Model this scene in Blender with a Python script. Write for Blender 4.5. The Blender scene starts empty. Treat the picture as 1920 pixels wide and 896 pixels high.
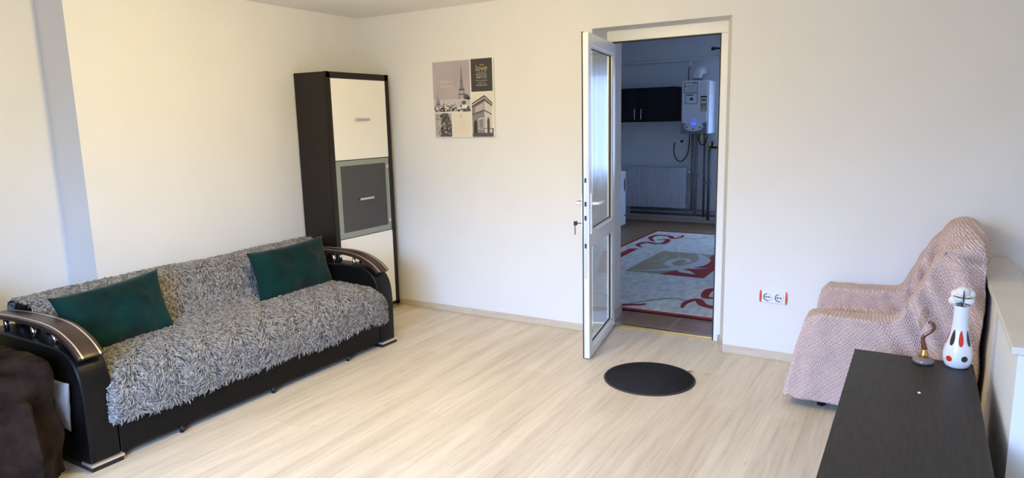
import bpy, bmesh, math, random
import numpy as np
from mathutils import Vector, Matrix, Euler, noise

random.seed(7)
rng = np.random.default_rng(7)
scene = bpy.context.scene
COL = scene.collection
PI = math.pi
H = 2.45          # ceiling height of the room
HK = 2.75         # ceiling height of the kitchen

# ------------------------------------------------------------------ camera, world, lights, exposure
YAW, PITCH, ROLL, FPX = 0.543469447, 0.169929661, -0.023431425, 1275.28858
CAM = Vector((4.18489657, -4.48026696, 1.55753631))
fw = Vector((-math.sin(YAW) * math.cos(PITCH), math.cos(YAW) * math.cos(PITCH), -math.sin(PITCH)))
r0 = Vector((math.cos(YAW), math.sin(YAW), 0))
u0 = r0.cross(fw)
rt = r0 * math.cos(ROLL) + u0 * math.sin(ROLL)
up = -r0 * math.sin(ROLL) + u0 * math.cos(ROLL)
cd = bpy.data.cameras.new('camera')
cam = bpy.data.objects.new('camera', cd)
COL.objects.link(cam)
cd.sensor_fit = 'HORIZONTAL'
cd.sensor_width = 36.0
cd.lens = FPX / 1920 * 36.0
cd.clip_start = 0.02
cam.matrix_world = Matrix(((rt.x, up.x, -fw.x, CAM.x), (rt.y, up.y, -fw.y, CAM.y),
                           (rt.z, up.z, -fw.z, CAM.z), (0, 0, 0, 1)))
scene.camera = cam

scene.view_settings.view_transform = 'Standard'
scene.view_settings.look = 'None'
scene.view_settings.gamma = 1.0
scene.view_settings.use_curve_mapping = False
scene.view_settings.exposure = 0.10
scene.cycles.use_denoising = True
scene.cycles.max_bounces = 10
scene.cycles.diffuse_bounces = 5
scene.cycles.transparent_max_bounces = 12
scene.cycles.sample_clamp_indirect = 4.0

world = bpy.data.worlds.new('sky')
scene.world = world
world.use_nodes = True
_nt = world.node_tree
_tc = _nt.nodes.new('ShaderNodeTexCoord')
_sx = _nt.nodes.new('ShaderNodeSeparateXYZ')
_rp = _nt.nodes.new('ShaderNodeValToRGB')       # dark ground and skyline, bright overcast sky above
_nt.links.new(_tc.outputs['Generated'], _sx.inputs[0])
_nt.links.new(_sx.outputs['Z'], _rp.inputs['Fac'])
_nt.links.new(_rp.outputs['Color'], _nt.nodes['Background'].inputs['Color'])
DAY = (0.345, 0.55, 1.0)
_e = _rp.color_ramp.elements
_e[0].position, _e[0].color = 0.0, (*[c * .11 for c in DAY], 1)
_e[1].position, _e[1].color = 0.22, (*DAY, 1)
_e2 = _e.new(0.04)
_e2.color = (*[c * .18 for c in DAY], 1)
_nt.nodes['Background'].inputs['Strength'].default_value = 40.0


def area(name, loc, direction, sx, sy, power, color):
    l = bpy.data.lights.new(name, 'AREA')
    l.shape = 'RECTANGLE'
    l.size, l.size_y = sx, sy
    l.energy = power
    l.color = color
    o = bpy.data.objects.new(name, l)
    COL.objects.link(o)
    o.location = loc
    o.rotation_euler = Vector(direction).to_track_quat('-Z', 'Y').to_euler()
    return o


# daylight through the window behind the camera, and through the kitchen window
_p = area('daylight_portal', (2.8, -5.12, 1.475), (0, 1, 0), 2.0, 1.45, 10, (1, 1, 1))
_p.data.cycles.is_portal = True
_p = area('kitchen_daylight_portal', (2.9, 5.87, 1.54), (0, -1, 0), 1.7, 1.48, 10, (1, 1, 1))
_p.data.cycles.is_portal = True
# the room's own ceiling lamp (just above the picture's upper edge)
pl = bpy.data.lights.new('ceiling_lamp_light', 'POINT')
pl.energy = 71
pl.color = (1.0, 0.76, 0.255)
pl.shadow_soft_size = 0.09
plo = bpy.data.objects.new('ceiling_lamp_light', pl)
COL.objects.link(plo)
plo.location = (2.0, -2.22, 2.1)


# ------------------------------------------------------------------ mesh builder and object helpers
class MB:
    def __init__(self):
        self.v, self.f, self.m, self.s = [], [], [], []

    def add(self, vs, fs, mat=0, smooth=False):
        b = len(self.v)
        self.v += [tuple(p) for p in vs]
        for f in fs:
            self.f.append(tuple(i + b for i in f))
            self.m.append(mat)
            self.s.append(smooth)
        return self

    def box(self, x0, x1, y0, y1, z0, z1, mat=0, M=None):
        vs = [Vector(p) for p in ((x0, y0, z0), (x1, y0, z0), (x1, y1, z0), (x0, y1, z0),
                                  (x0, y0, z1), (x1, y0, z1), (x1, y1, z1), (x0, y1, z1))]
        if M:
            vs = [M @ p for p in vs]
        return self.add(vs, [(0, 3, 2, 1), (4, 5, 6, 7), (0, 1, 5, 4), (1, 2, 6, 5), (2, 3, 7, 6), (3, 0, 4, 7)], mat)

    def prism(self, poly, lo, hi, axis=2, mat=0, smooth=False, M=None):
        """extrude a closed 2-D outline along an axis (other two axes in cyclic x,y,z order)"""
        def mk(p, h):
            a, b = p
            q = {2: (a, b, h), 1: (a, h, b), 0: (h, a, b)}[axis]
            q = Vector(q)
            return M @ q if M else q
        n = len(poly)
        vs = [mk(p, lo) for p in poly] + [mk(p, hi) for p in poly]
        self.add(vs, [tuple(range(n))[::-1], tuple(range(n, 2 * n))], mat)
        self.add(vs, [(i, (i + 1) % n, n + (i + 1) % n, n + i) for i in range(n)], mat, smooth)
        return self

    def lathe(self, prof, c=(0, 0, 0), n=32, mat=0, smooth=True, M=None):
        vs, fs = [], []
        k = len(prof)
        for i in range(n):
            a = 2 * PI * i / n
            for r, z in prof:
                q = Vector((r * math.cos(a), r * math.sin(a), z))
                if M:
                    q = M @ q
                vs.append(q + Vector(c))
        for i in range(n):
            j = (i + 1) % n
            for t in range(k - 1):
                fs.append((i * k + t, j * k + t, j * k + t + 1, i * k + t + 1))
        return self.add(vs, fs, mat, smooth)

    def tube(self, pts, rad, n=10, mat=0, cap=True, smooth=True):
        pts = [Vector(p) for p in pts]
        if not hasattr(rad, '__len__'):
            rad = [rad] * len(pts)
        vs, fs = [], []
        ref = None
        for i, p in enumerate(pts):
            t = (pts[min(i + 1, len(pts) - 1)] - pts[max(i - 1, 0)]).normalized()
            if ref is None:
                ref = t.orthogonal().normalized()
            ref = (ref - t * ref.dot(t)).normalized()
            b = t.cross(ref)
            for k in range(n):
                a = 2 * PI * k / n
                vs.append(p + (ref * math.cos(a) + b * math.sin(a)) * rad[i])
        for i in range(len(pts) - 1):
            for k in range(n):
                l = (k + 1) % n
                fs.append((i * n + k, i * n + l, (i + 1) * n + l, (i + 1) * n + k))
        self.add(vs, fs, mat, smooth)
        if cap:
            e = (len(pts) - 1) * n
            self.add(vs, [tuple(range(n))[::-1], tuple(range(e, e + n))], mat)
        return self

    def ball(self, c, rx, ry, rz, mat=0, nu=20, nv=12, M=None):
        vs, fs = [], []
        for j in range(nv + 1):
            b = -PI / 2 + PI * j / nv
            for i in range(nu):
                a = 2 * PI * i / nu
                q = Vector((rx * math.cos(b) * math.cos(a), ry * math.cos(b) * math.sin(a), rz * math.sin(b)))
                if M:
                    q = M @ q
                vs.append(q + Vector(c))
        for j in range(nv):
            for i in range(nu):
                k = (i + 1) % nu
                fs.append((j * nu + i, j * nu + k, (j + 1) * nu + k, (j + 1) * nu + i))
        return self.add(vs, fs, mat, True)

    def poly(self, pts, mat=0):
        return self.add(pts, [tuple(range(len(pts)))], mat)


def obj(name, mb, mats, parent=None, origin=None, bevel=0, merge=True):
    """one mesh object; vertices given in world space, stored relative to origin / the parent's world place"""
    me = bpy.data.meshes.new(name)
    if parent is not None:
        q = parent
        off = Vector((0, 0, 0))
        while q is not None:
            off += q.location
            q = q.parent
    else:
        off = Vector(origin) if origin is not None else Vector((0, 0, 0))
    me.from_pydata([tuple(Vector(p) - off) for p in mb.v], [], mb.f)
    mats = mats if isinstance(mats, (list, tuple)) else [mats]
    for m in mats:
        me.materials.append(m)
    for p, mi, sm in zip(me.polygons, mb.m, mb.s):
        p.material_index = min(mi, len(mats) - 1)
        p.use_smooth = sm
    if merge:
        bm = bmesh.new()
        bm.from_mesh(me)
        bmesh.ops.remove_doubles(bm, verts=bm.verts, dist=1e-5)
        bmesh.ops.recalc_face_normals(bm, faces=bm.faces)
        bm.to_mesh(me)
        bm.free()
    o = bpy.data.objects.new(name, me)
    COL.objects.link(o)
    if parent is not None:
        o.parent = parent
    else:
        o.location = off
    if bevel and False not in (bevel > 0,):
        md = o.modifiers.new('edge', 'BEVEL')
        md.width = bevel
        md.segments = 3
        md.limit_method = 'ANGLE'
        md.angle_limit = math.radians(35)
        md.harden_normals = False
    return o


def tag(o, label, cat, group=None):
    o['label'] = label
    o['category'] = cat
    if group:
        o['group'] = group
    return o


def thing(name, loc, label, cat, group=None):
    o = bpy.data.objects.new(name, None)
    COL.objects.link(o)
    o.location = loc
    o.empty_display_size = 0.1
    return tag(o, label, cat, group)


def struct(name, mb, mat, bevel=0):
    o = obj(name, mb, mat, bevel=bevel, merge=False)
    o['kind'] = 'structure'
    return o


def rounded(pts, r, n=6):
    """round the corners of a closed 2-D outline"""
    out = []
    k = len(pts)
    for i in range(k):
        p0, p1, p2 = Vector(pts[i - 1]), Vector(pts[i]), Vector(pts[(i + 1) % k])
        a, b = (p0 - p1), (p2 - p1)
        d = min(r, a.length * .49, b.length * .49)
        s, e = p1 + a.normalized() * d, p1 + b.normalized() * d
        for t in range(n + 1):
            t /= n
            out.append(tuple(s * (1 - t) ** 2 + p1 * 2 * t * (1 - t) + e * t * t))
    return out


def smooth_path(pts, sub=8):
    """Catmull-Rom through points"""
    P = [Vector(p) for p in pts]
    P = [P[0] * 2 - P[1]] + P + [P[-1] * 2 - P[-2]]
    out = []
    for i in range(1, len(P) - 2):
        for t in range(sub):
            t /= sub
            a, b, c, d = P[i - 1:i + 3]
            out.append(0.5 * ((2 * b) + (c - a) * t + (2 * a - 5 * b + 4 * c - d) * t * t + (3 * b - a - 3 * c + d) * t ** 3))
    out.append(P[-2])
    return out


# ------------------------------------------------------------------ materials
def mat(name, color, rough=0.5, metal=0.0, var=0.0, vscale=6.0, bump=0.0, bscale=40.0, spec=0.5, coat=0.0, sheen=0.0,
        stretch=None, trans=0.0):
    m = bpy.data.materials.new(name)
    m.use_nodes = True
    nt = m.node_tree
    b = nt.nodes['Principled BSDF']
    b.inputs['Base Color'].default_value = (*color, 1)
    b.inputs['Roughness'].default_value = rough
    b.inputs['Metallic'].default_value = metal
    b.inputs['Specular IOR Level'].default_value = spec
    b.inputs['Coat Weight'].default_value = coat
    b.inputs['Sheen Weight'].default_value = sheen
    b.inputs['Transmission Weight'].default_value = trans
    tc = nt.nodes.new('ShaderNodeTexCoord')
    src = tc.outputs['Object']
    if stretch:
        mp = nt.nodes.new('ShaderNodeMapping')
        mp.inputs['Scale'].default_value = stretch
        nt.links.new(src, mp.inputs['Vector'])
        src = mp.outputs['Vector']
    n = nt.nodes.new('ShaderNodeTexNoise')
    n.inputs['Scale'].default_value = vscale
    n.inputs['Detail'].default_value = 5
    nt.links.new(src, n.inputs['Vector'])
    rmp = nt.nodes.new('ShaderNodeValToRGB')
    v = max(var, 0.01)
    rmp.color_ramp.elements[0].position = 0.3
    rmp.color_ramp.elements[1].position = 0.7
    rmp.color_ramp.elements[0].color = (*[max(0, c * (1 - v)) for c in color], 1)
    rmp.color_ramp.elements[1].color = (*[min(1, c * (1 + v)) for c in color], 1)
    nt.links.new(n.outputs['Fac'], rmp.inputs['Fac'])
    nt.links.new(rmp.outputs['Color'], b.inputs['Base Color'])
    if bump:
        n2 = nt.nodes.new('ShaderNodeTexNoise')
        n2.inputs['Scale'].default_value = bscale
        n2.inputs['Detail'].default_value = 4
        nt.links.new(src, n2.inputs['Vector'])
        bp = nt.nodes.new('ShaderNodeBump')
        bp.inputs['Strength'].default_value = bump
        bp.inputs['Distance'].default_value = 0.01
        nt.links.new(n2.outputs['Fac'], bp.inputs['Height'])
        nt.links.new(bp.outputs['Normal'], b.inputs['Normal'])
    return m


def math_node(nt, op, a, b=None):
    n = nt.nodes.new('ShaderNodeMath')
    n.operation = op
    for i, x in enumerate((a, b)):
        if x is None:
            continue
        if isinstance(x, (int, float)):
            n.inputs[i].default_value = x
        else:
            nt.links.new(x, n.inputs[i])
    return n.outputs[0]


def floor_mat():
    m = bpy.data.materials.new('laminate_planks')
    m.use_nodes = True
    nt = m.node_tree
    L = nt.links.new
    b = nt.nodes['Principled BSDF']
    tc = nt.nodes.new('ShaderNodeTexCoord')
    rot = nt.nodes.new('ShaderNodeMapping')
    rot.inputs['Rotation'].default_value = (0, 0, PI / 2)
    rot.inputs['Location'].default_value = (0.37, 0.06, 0)
    L(tc.outputs['Object'], rot.inputs['Vector'])
    br = nt.nodes.new('ShaderNodeTexBrick')
    br.offset = 0.37
    br.offset_frequency = 2
    br.inputs['Scale'].default_value = 1.0
    br.inputs['Brick Width'].default_value = 1.28
    br.inputs['Row Height'].default_value = 0.193
    br.inputs['Mortar Size'].default_value = 0.0008
    br.inputs['Mortar Smooth'].default_value = 0.3
    br.inputs['Bias'].default_value = 0.0
    br.inputs['Color1'].default_value = (0.745, 0.65, 0.52, 1)
    br.inputs['Color2'].default_value = (0.69, 0.595, 0.47, 1)
    br.inputs['Mortar'].default_value = (0.58, 0.49, 0.38, 1)
    L(rot.outputs['Vector'], br.inputs['Vector'])

    def nz(scale, det, ix):
        mp = nt.nodes.new('ShaderNodeMapping')
        mp.inputs['Scale'].default_value = scale
        L(tc.outputs['Object'], mp.inputs['Vector'])
        n = nt.nodes.new('ShaderNodeTexNoise')
        n.inputs['Scale'].default_value = 1.0
        n.inputs['Detail'].default_value = det
        n.inputs['Roughness'].default_value = 0.6
        L(mp.outputs['Vector'], n.inputs['Vector'])
        return n.outputs['Fac']
    grain = nz((11, 0.8, 1), 6, 0)
    fine = nz((60, 2.2, 1), 4, 1)
    fleck = nz((26, 5.0, 1), 3, 2)

    def mixc(fac, a, col, mode='MULTIPLY'):
        mx = nt.nodes.new('ShaderNodeMix')
        mx.data_type = 'RGBA'
        mx.blend_type = mode
        L(fac, mx.inputs[0])
        L(a, mx.inputs[6])
        mx.inputs[7].default_value = (*col, 1)
        return mx.outputs[2]

    def ramp(src, p0, p1):
        r = nt.nodes.new('ShaderNodeMapRange')
        r.inputs[1].default_value = p0
        r.inputs[2].default_value = p1
        L(src, r.inputs[0])
        return r.outputs[0]
    c = mixc(ramp(grain, 0.42, 0.68), br.outputs['Color'], (0.80, 0.775, 0.73))
    c = mixc(ramp(grain, 0.52, 0.3), c, (1.0, 0.985, 0.94))
    c = mixc(ramp(fine, 0.5, 0.72), c, (0.85, 0.825, 0.79))
    c = mixc(ramp(fleck, 0.66, 0.78), c, (0.62, 0.56, 0.48))
    L(c, b.inputs['Base Color'])
    b.inputs['Roughness'].default_value = 0.42
    b.inputs['Specular IOR Level'].default_value = 0.28
    bp = nt.nodes.new('ShaderNodeBump')
    bp.inputs['Strength'].default_value = 0.05
    bp.inputs['Distance'].default_value = 0.004
    L(fine, bp.inputs['Height'])
    L(bp.outputs['Normal'], b.inputs['Normal'])
    return m


def tile_mat():
    m = mat('brown_floor_tile', (0.20, 0.105, 0.052), 0.4, var=0.25, vscale=9)
    nt = m.node_tree
    b = nt.nodes['Principled BSDF']
    tc = nt.nodes.new('ShaderNodeTexCoord')
    mp = nt.nodes.new('ShaderNodeMapping')
    mp.inputs['Location'].default_value = (0.07, 0.12, 0)
    nt.links.new(tc.outputs['Object'], mp.inputs['Vector'])
    br = nt.nodes.new('ShaderNodeTexBrick')
    br.offset = 0.0
    br.inputs['Scale'].default_value = 1
    br.inputs['Brick Width'].default_value = 0.45
    br.inputs['Row Height'].default_value = 0.45
    br.inputs['Mortar Size'].default_value = 0.004
    nt.links.new(mp.outputs['Vector'], br.inputs['Vector'])
    mx = nt.nodes.new('ShaderNodeMix')
    mx.data_type = 'RGBA'
    nt.links.new(br.outputs['Fac'], mx.inputs[0])
    old = b.inputs['Base Color'].links[0].from_socket
    nt.links.new(old, mx.inputs[6])
    mx.inputs[7].default_value = (0.38, 0.30, 0.22, 1)
    nt.links.new(mx.outputs[2], b.inputs['Base Color'])
    return m


def glass_mat(name, tint=(1, 1, 1), ior=1.5, rough=0.0):
    m = bpy.data.materials.new(name)
    m.use_nodes = True
    nt = m.node_tree
    nt.nodes.remove(nt.nodes['Principled BSDF'])
    out = nt.nodes['Material Output']
    t = nt.nodes.new('ShaderNodeBsdfTransparent')
    t.inputs['Color'].default_value = (*tint, 1)
    g = nt.nodes.new('ShaderNodeBsdfGlossy')
    g.inputs['Roughness'].default_value = rough
    fr = nt.nodes.new('ShaderNodeFresnel')
    fr.inputs['IOR'].default_value = ior
    mx = nt.nodes.new('ShaderNodeMixShader')
    ge = nt.nodes.new('ShaderNodeNewGeometry')
    front = math_node(nt, 'SUBTRACT', 1.0, ge.outputs['Backfacing'])
    nt.links.new(math_node(nt, 'MULTIPLY', fr.outputs[0], front), mx.inputs[0])
    nt.links.new(t.outputs[0], mx.inputs[1])
    nt.links.new(g.outputs[0], mx.inputs[2])
    nt.links.new(mx.outputs[0], out.inputs['Surface'])
    return m


def strand_mat(name, c0, c1):
    """fibres: every strand has its own shade between two yarn colours"""
    m = bpy.data.materials.new(name)
    m.use_nodes = True
    nt = m.node_tree
    b = nt.nodes['Principled BSDF']
    at = nt.nodes.new('ShaderNodeAttribute')
    at.attribute_name = 'yarn'
    r = nt.nodes.new('ShaderNodeValToRGB')
    r.color_ramp.elements[0].color = (*c0, 1)
    r.color_ramp.elements[1].color = (*c1, 1)
    nt.links.new(at.outputs['Fac'], r.inputs['Fac'])
    nt.links.new(r.outputs['Color'], b.inputs['Base Color'])
    b.inputs['Roughness'].default_value = 0.8
    b.inputs['Specular IOR Level'].default_value = 0.15
    b.inputs['Sheen Weight'].default_value = 0.2
    return m


def knit_mat(name, color, ax=1.0, pitch=0.0155):
    """zigzag knitted rows: rows follow the fall of the cloth (z+x), stitches run across (y and x-z)"""
    m = bpy.data.materials.new(name)
    m.use_nodes = True
    nt = m.node_tree
    L = nt.links.new
    b = nt.nodes['Principled BSDF']
    tc = nt.nodes.new('ShaderNodeTexCoord')
    sp = nt.nodes.new('ShaderNodeSeparateXYZ')
    L(tc.outputs['Object'], sp.inputs[0])
    X, Y, Z = sp.outputs
    row = math_node(nt, 'ADD', Z, X)
    col = math_node(nt, 'ADD', Y, math_node(nt, 'MULTIPLY', math_node(nt, 'SUBTRACT', X, Z), 0.5))
    zig = math_node(nt, 'PINGPONG', col, 0.011)
    r2 = math_node(nt, 'ADD', row, math_node(nt, 'MULTIPLY', zig, 0.75))
    w = math_node(nt, 'SINE', math_node(nt, 'MULTIPLY', r2, 2 * PI / pitch))
    w2 = math_node(nt, 'SINE', math_node(nt, 'MULTIPLY', col, 2 * PI / 0.011))
    hgt = math_node(nt, 'ADD', w, math_node(nt, 'MULTIPLY', w2, 0.4))
    bp = nt.nodes.new('ShaderNodeBump')
    bp.inputs['Strength'].default_value = 0.9
    bp.inputs['Distance'].default_value = 0.0035
    L(hgt, bp.inputs['Height'])
    L(bp.outputs['Normal'], b.inputs['Normal'])
    r = nt.nodes.new('ShaderNodeMapRange')
    r.inputs[1].default_value = -1.4
    r.inputs[2].default_value = 1.0
    L(hgt, r.inputs[0])
    mx = nt.nodes.new('ShaderNodeMix')
    mx.data_type = 'RGBA'
    mx.inputs[6].default_value = (*[c * 0.72 for c in color], 1)      # grooves between stitches painted darker, their shade put into the colour
    mx.inputs[7].default_value = (*color, 1)
    L(r.outputs[0], mx.inputs[0])
    L(mx.outputs[2], b.inputs['Base Color'])
    b.inputs['Roughness'].default_value = 0.9
    b.inputs['Specular IOR Level'].default_value = 0.1
    b.inputs['Sheen Weight'].default_value = 0.3
    return m


def emit_mat(name, c, s):
    m = bpy.data.materials.new(name)
    m.use_nodes = True
    b = m.node_tree.nodes['Principled BSDF']
    b.inputs['Base Color'].default_value = (*c, 1)
    b.inputs['Emission Color'].default_value = (*c, 1)
    b.inputs['Emission Strength'].default_value = s
    return m


def curtain_mat():
    m = bpy.data.materials.new('sheer_curtain')
    m.use_nodes = True
    nt = m.node_tree
    nt.nodes.remove(nt.nodes['Principled BSDF'])
    out = nt.nodes['Material Output']
    tr = nt.nodes.new('ShaderNodeBsdfTransparent')
    tl = nt.nodes.new('ShaderNodeBsdfTranslucent')
    tl.inputs['Color'].default_value = (0.96, 0.97, 0.97, 1)
    df = nt.nodes.new('ShaderNodeBsdfDiffuse')
    df.inputs['Color'].default_value = (0.85, 0.87, 0.9, 1)
    m1 = nt.nodes.new('ShaderNodeMixShader')
    m1.inputs[0].default_value = 0.35
    nt.links.new(tl.outputs[0], m1.inputs[1])
    nt.links.new(df.outputs[0], m1.inputs[2])
    m2 = nt.nodes.new('ShaderNodeMixShader')
    m2.inputs[0].default_value = 0.88
    nt.links.new(tr.outputs[0], m2.inputs[1])
    nt.links.new(m1.outputs[0], m2.inputs[2])
    nt.links.new(m2.outputs[0], out.inputs['Surface'])
    return m


M_WALL = mat('white_wall_paint', (0.80, 0.79, 0.77), 0.75, var=0.015, vscale=3, bump=0.12, bscale=7, spec=0.2)
M_KWALL = mat('kitchen_wall_paint', (0.74, 0.75, 0.78), 0.7, var=0.02, vscale=3, bump=0.1, bscale=8, spec=0.2)
M_CEIL = mat('ceiling_paint', (0.86, 0.835, 0.80), 0.85, var=0.01, spec=0.1)
M_FLOOR = floor_mat()
M_TILE = tile_mat()
M_SKIRT = mat('pale_wood_skirting', (0.60, 0.51, 0.40), 0.45, var=0.1, vscale=4, stretch=(2, 8, 30))
M_PVC = mat('white_upvc', (0.82, 0.83, 0.84), 0.28, spec=0.5)
M_GASKET = mat('black_rubber_gasket', (0.015, 0.015, 0.017), 0.6)
M_GLASS = glass_mat('clear_door_glass', (0.96, 0.98, 0.98), 1.8)
M_BRASS = mat('brass_strip', (0.75, 0.55, 0.22), 0.3, 1.0)
M_CHROME = mat('chrome', (0.75, 0.75, 0.77), 0.15, 1.0)
M_SATIN = mat('satin_nickel', (0.62, 0.62, 0.64), 0.32, 1.0)
M_LEATHER = mat('black_leatherette', (0.0045, 0.0042, 0.0042), 0.36, var=0.1, bump=0.15, bscale=220, spec=0.2)
M_LEATHER2 = mat('black_sofa_front_panel', (0.0045, 0.004, 0.0038), 0.5, var=0.1, bump=0.05, bscale=120, spec=0.2)
M_ARMWOOD = mat('dark_brown_arm_wood', (0.038, 0.021, 0.015), 0.34, var=0.2, vscale=8, stretch=(2, 25, 8), spec=0.35)
M_STRIPE = mat('pale_metal_inlay', (0.75, 0.66, 0.56), 0.3, 0.7)
M_WENGE = mat('wenge_board', (0.014, 0.010, 0.009), 0.45, var=0.3, vscale=6, stretch=(30, 30, 1.2), spec=0.3)
M_WENGE_TOP = mat('dark_table_board', (0.024, 0.0215, 0.020), 0.45, var=0.35, vscale=5, stretch=(24, 2.0, 2), spec=0.22)
M_CREAM = mat('cream_lacquer', (0.92, 0.885, 0.79), 0.3, spec=0.5)
M_FROST = mat('grey_green_frosted_glass', (0.27, 0.30, 0.255), 0.35, spec=0.5)
M_DARKGLASS = mat('dark_tinted_glass', (0.052, 0.050, 0.052), 0.16, spec=0.5)
M_GREEN = mat('dark_green_velvet', (0.0022, 0.021, 0.019), 0.85, var=0.45, vscale=5, bump=0.3, bscale=14, sheen=0.10, spec=0.08)
M_BROWN = mat('dark_brown_plush', (0.019, 0.0130, 0.0105), 0.9, var=0.55, vscale=9, bump=0.6, bscale=45, sheen=0.0, spec=0.03)
M_GREYCUSH = mat('light_grey_cloth', (0.28, 0.26, 0.25), 0.85, bump=0.2, bscale=120)
M_SHAG = strand_mat('grey_shag_yarn', (0.085, 0.083, 0.085), (0.36, 0.343, 0.325))
M_SHAGBASE = mat('grey_shag_backing', (0.10, 0.097, 0.097), 0.9, spec=0.1)
M_PINK = knit_mat('dusty_pink_knit', (0.86, 0.62, 0.55), pitch=.0175)
M_UPHOL = mat('armchair_upholstery', (0.10, 0.08, 0.07), 0.8)
M_MAT = mat('charcoal_doormat', (0.022, 0.021, 0.024), 0.9, var=0.15, vscale=30, bump=0.4, bscale=300, spec=0.1)
M_MATRIM = mat('brown_mat_edging', (0.035, 0.022, 0.02), 0.7)
M_WHITEPL = mat('white_plastic', (0.80, 0.80, 0.82), 0.3)
M_ORANGE = mat('orange_red_plastic', (0.75, 0.13, 0.05), 0.35)
M_DARK = mat('black_plastic', (0.01, 0.01, 0.012), 0.35)
M_PORC = mat('white_glazed_glass', (0.80, 0.82, 0.84), 0.08, spec=0.6, coat=0.5)
M_RED = mat('red_glaze', (0.62, 0.03, 0.015), 0.1, coat=0.5)
M_BLACKGL = mat('black_glaze', (0.008, 0.009, 0.014), 0.1, coat=0.5)
M_COTTON = mat('cotton_fluff', (0.80, 0.79, 0.77), 0.95, bump=0.4, bscale=60, spec=0.1)
M_BURR = mat('brown_cotton_burr', (0.08, 0.05, 0.03), 0.7)
M_AMBER = mat('amber_brown_glass', (0.13, 0.028, 0.008), 0.08, spec=0.7, coat=0.6)
M_GOLD = mat('gold_glass_core', (0.62, 0.34, 0.10), 0.2, 0.8)
M_SMOKE = mat('smoky_glass_base', (0.20, 0.165, 0.15), 0.12, spec=0.6)
M_PALEGLASS = glass_mat('pale_milky_glass', (0.88, 0.85, 0.80), 1.3, 0.2)
M_PIPE = mat('grey_painted_pipe', (0.22, 0.21, 0.21), 0.5)
M_PIPE2 = mat('dark_gas_pipe', (0.10, 0.10, 0.10), 0.5)
M_BOILGREY = mat('boiler_grey_panel', (0.16, 0.17, 0.20), 0.45)
M_RAD = mat('radiator_enamel', (0.62, 0.64, 0.70), 0.35)
M_BLUE = emit_mat('blue_display', (0.02, 0.05, 1.0), 3.0)
M_KCAB = mat('black_gloss_kitchen_front', (0.004, 0.006, 0.007), 0.35, spec=0.2)
M_CURT = curtain_mat()

# ------------------------------------------------------------------ the setting
YF = -5.1   # front wall (behind the camera)
XR = 5.9    # right wall (outside the frame)
struct('floor', MB().box(-0.6, XR, YF, 0.26, -0.1, 0.0), M_FLOOR)
struct('ceiling', MB().box(-0.6, XR + .1, YF - .1, 0.0, H, H + 0.1), M_CEIL)
# left wall: the far half stands 30 cm proud, so its return face shows as a pale band
struct('wall_left', MB().prism([(0, 0), (-.6, 0), (-.6, YF), (-.30, YF), (-.30, -2.357), (0, -2.357)], 0, H), M_WALL)
wb = MB()
wb.prism([(-.6, 0), (2.165, 0), (2.190, .20), (2.190, .28), (2.140, .60), (-.6, .60)], -0.1, HK)
wb.prism([(3.115, 0), (XR + .1, 0), (XR + .1, .60), (3.10, .60), (3.045, .28), (3.045, .20)], -0.1, HK)
wb.prism([(2.165, 0), (3.115, 0), (3.045, .20), (3.045, .28), (3.10, .60), (2.140, .60), (2.190, .28), (2.190, .20)], 2.182, HK)
struct('wall_back', wb, M_WALL)
wf = MB()
wx0, wx1, wz0, wz1 = 1.8, 3.8, 0.75, 2.2
wf.box(-.6, wx0, YF - .25, YF, 0, H).box(wx1, XR, YF - .25, YF, 0, H)
wf.box(wx0, wx1, YF - .25, YF, 0, wz0).box(wx0, wx1, YF - .25, YF, wz1, H)
struct('wall_front', wf, M_WALL)
struct('wall_right', MB().box(XR, XR + .15, YF, 0, 0, H), M_WALL)
wn = MB()
for a, b_, c, d in ((wx0, wx0 + .06, wz0, wz1), (wx1 - .06, wx1, wz0, wz1), (wx0, wx1, wz0, wz0 + .06), (wx0, wx1, wz1 - .06, wz1),
                    (2.77, 2.83, wz0, wz1)):
    wn.box(a, b_, YF - .16, YF - .09, c, d)
struct('window_1', wn, M_PVC)
# low half wall on the right with its pale capping board
struct('wall_parapet', MB().box(4.505, 4.655, -1.74, 0, 0, 0.745), M_WALL)
lg = MB().box(4.487, 4.625, -1.735, 0, 0.745, 0.772)
struct('trim_1', lg, mat('pale_ledge_board', (0.70, 0.66, 0.58), 0.5, var=0.06, vscale=4), bevel=0.004)
# skirting boards
struct('baseboard_back', MB().box(0.0, 2.165, -0.014, 0, 0, 0.052).box(3.115, 4.5, -0.014, 0, 0, 0.055)
       .prism([(3.101, -.014), (3.03, .19), (3.05, .20), (3.115, 0)], 0, 0.055), M_SKIRT, bevel=0.003)
struct('baseboard_left', MB().box(0, 0.014, -2.357, -0.014, 0, 0.052).box(-.3, -.286, YF, -2.357, 0, .052), M_SKIRT, bevel=0.003)
struct('trim_2', MB().box(2.19, 3.045, 0.235, 0.285, 0.0, 0.008).box(2.19, 3.045, 0.225, 0.235, 0.0, 0.014), M_BRASS, bevel=0.002)

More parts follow.
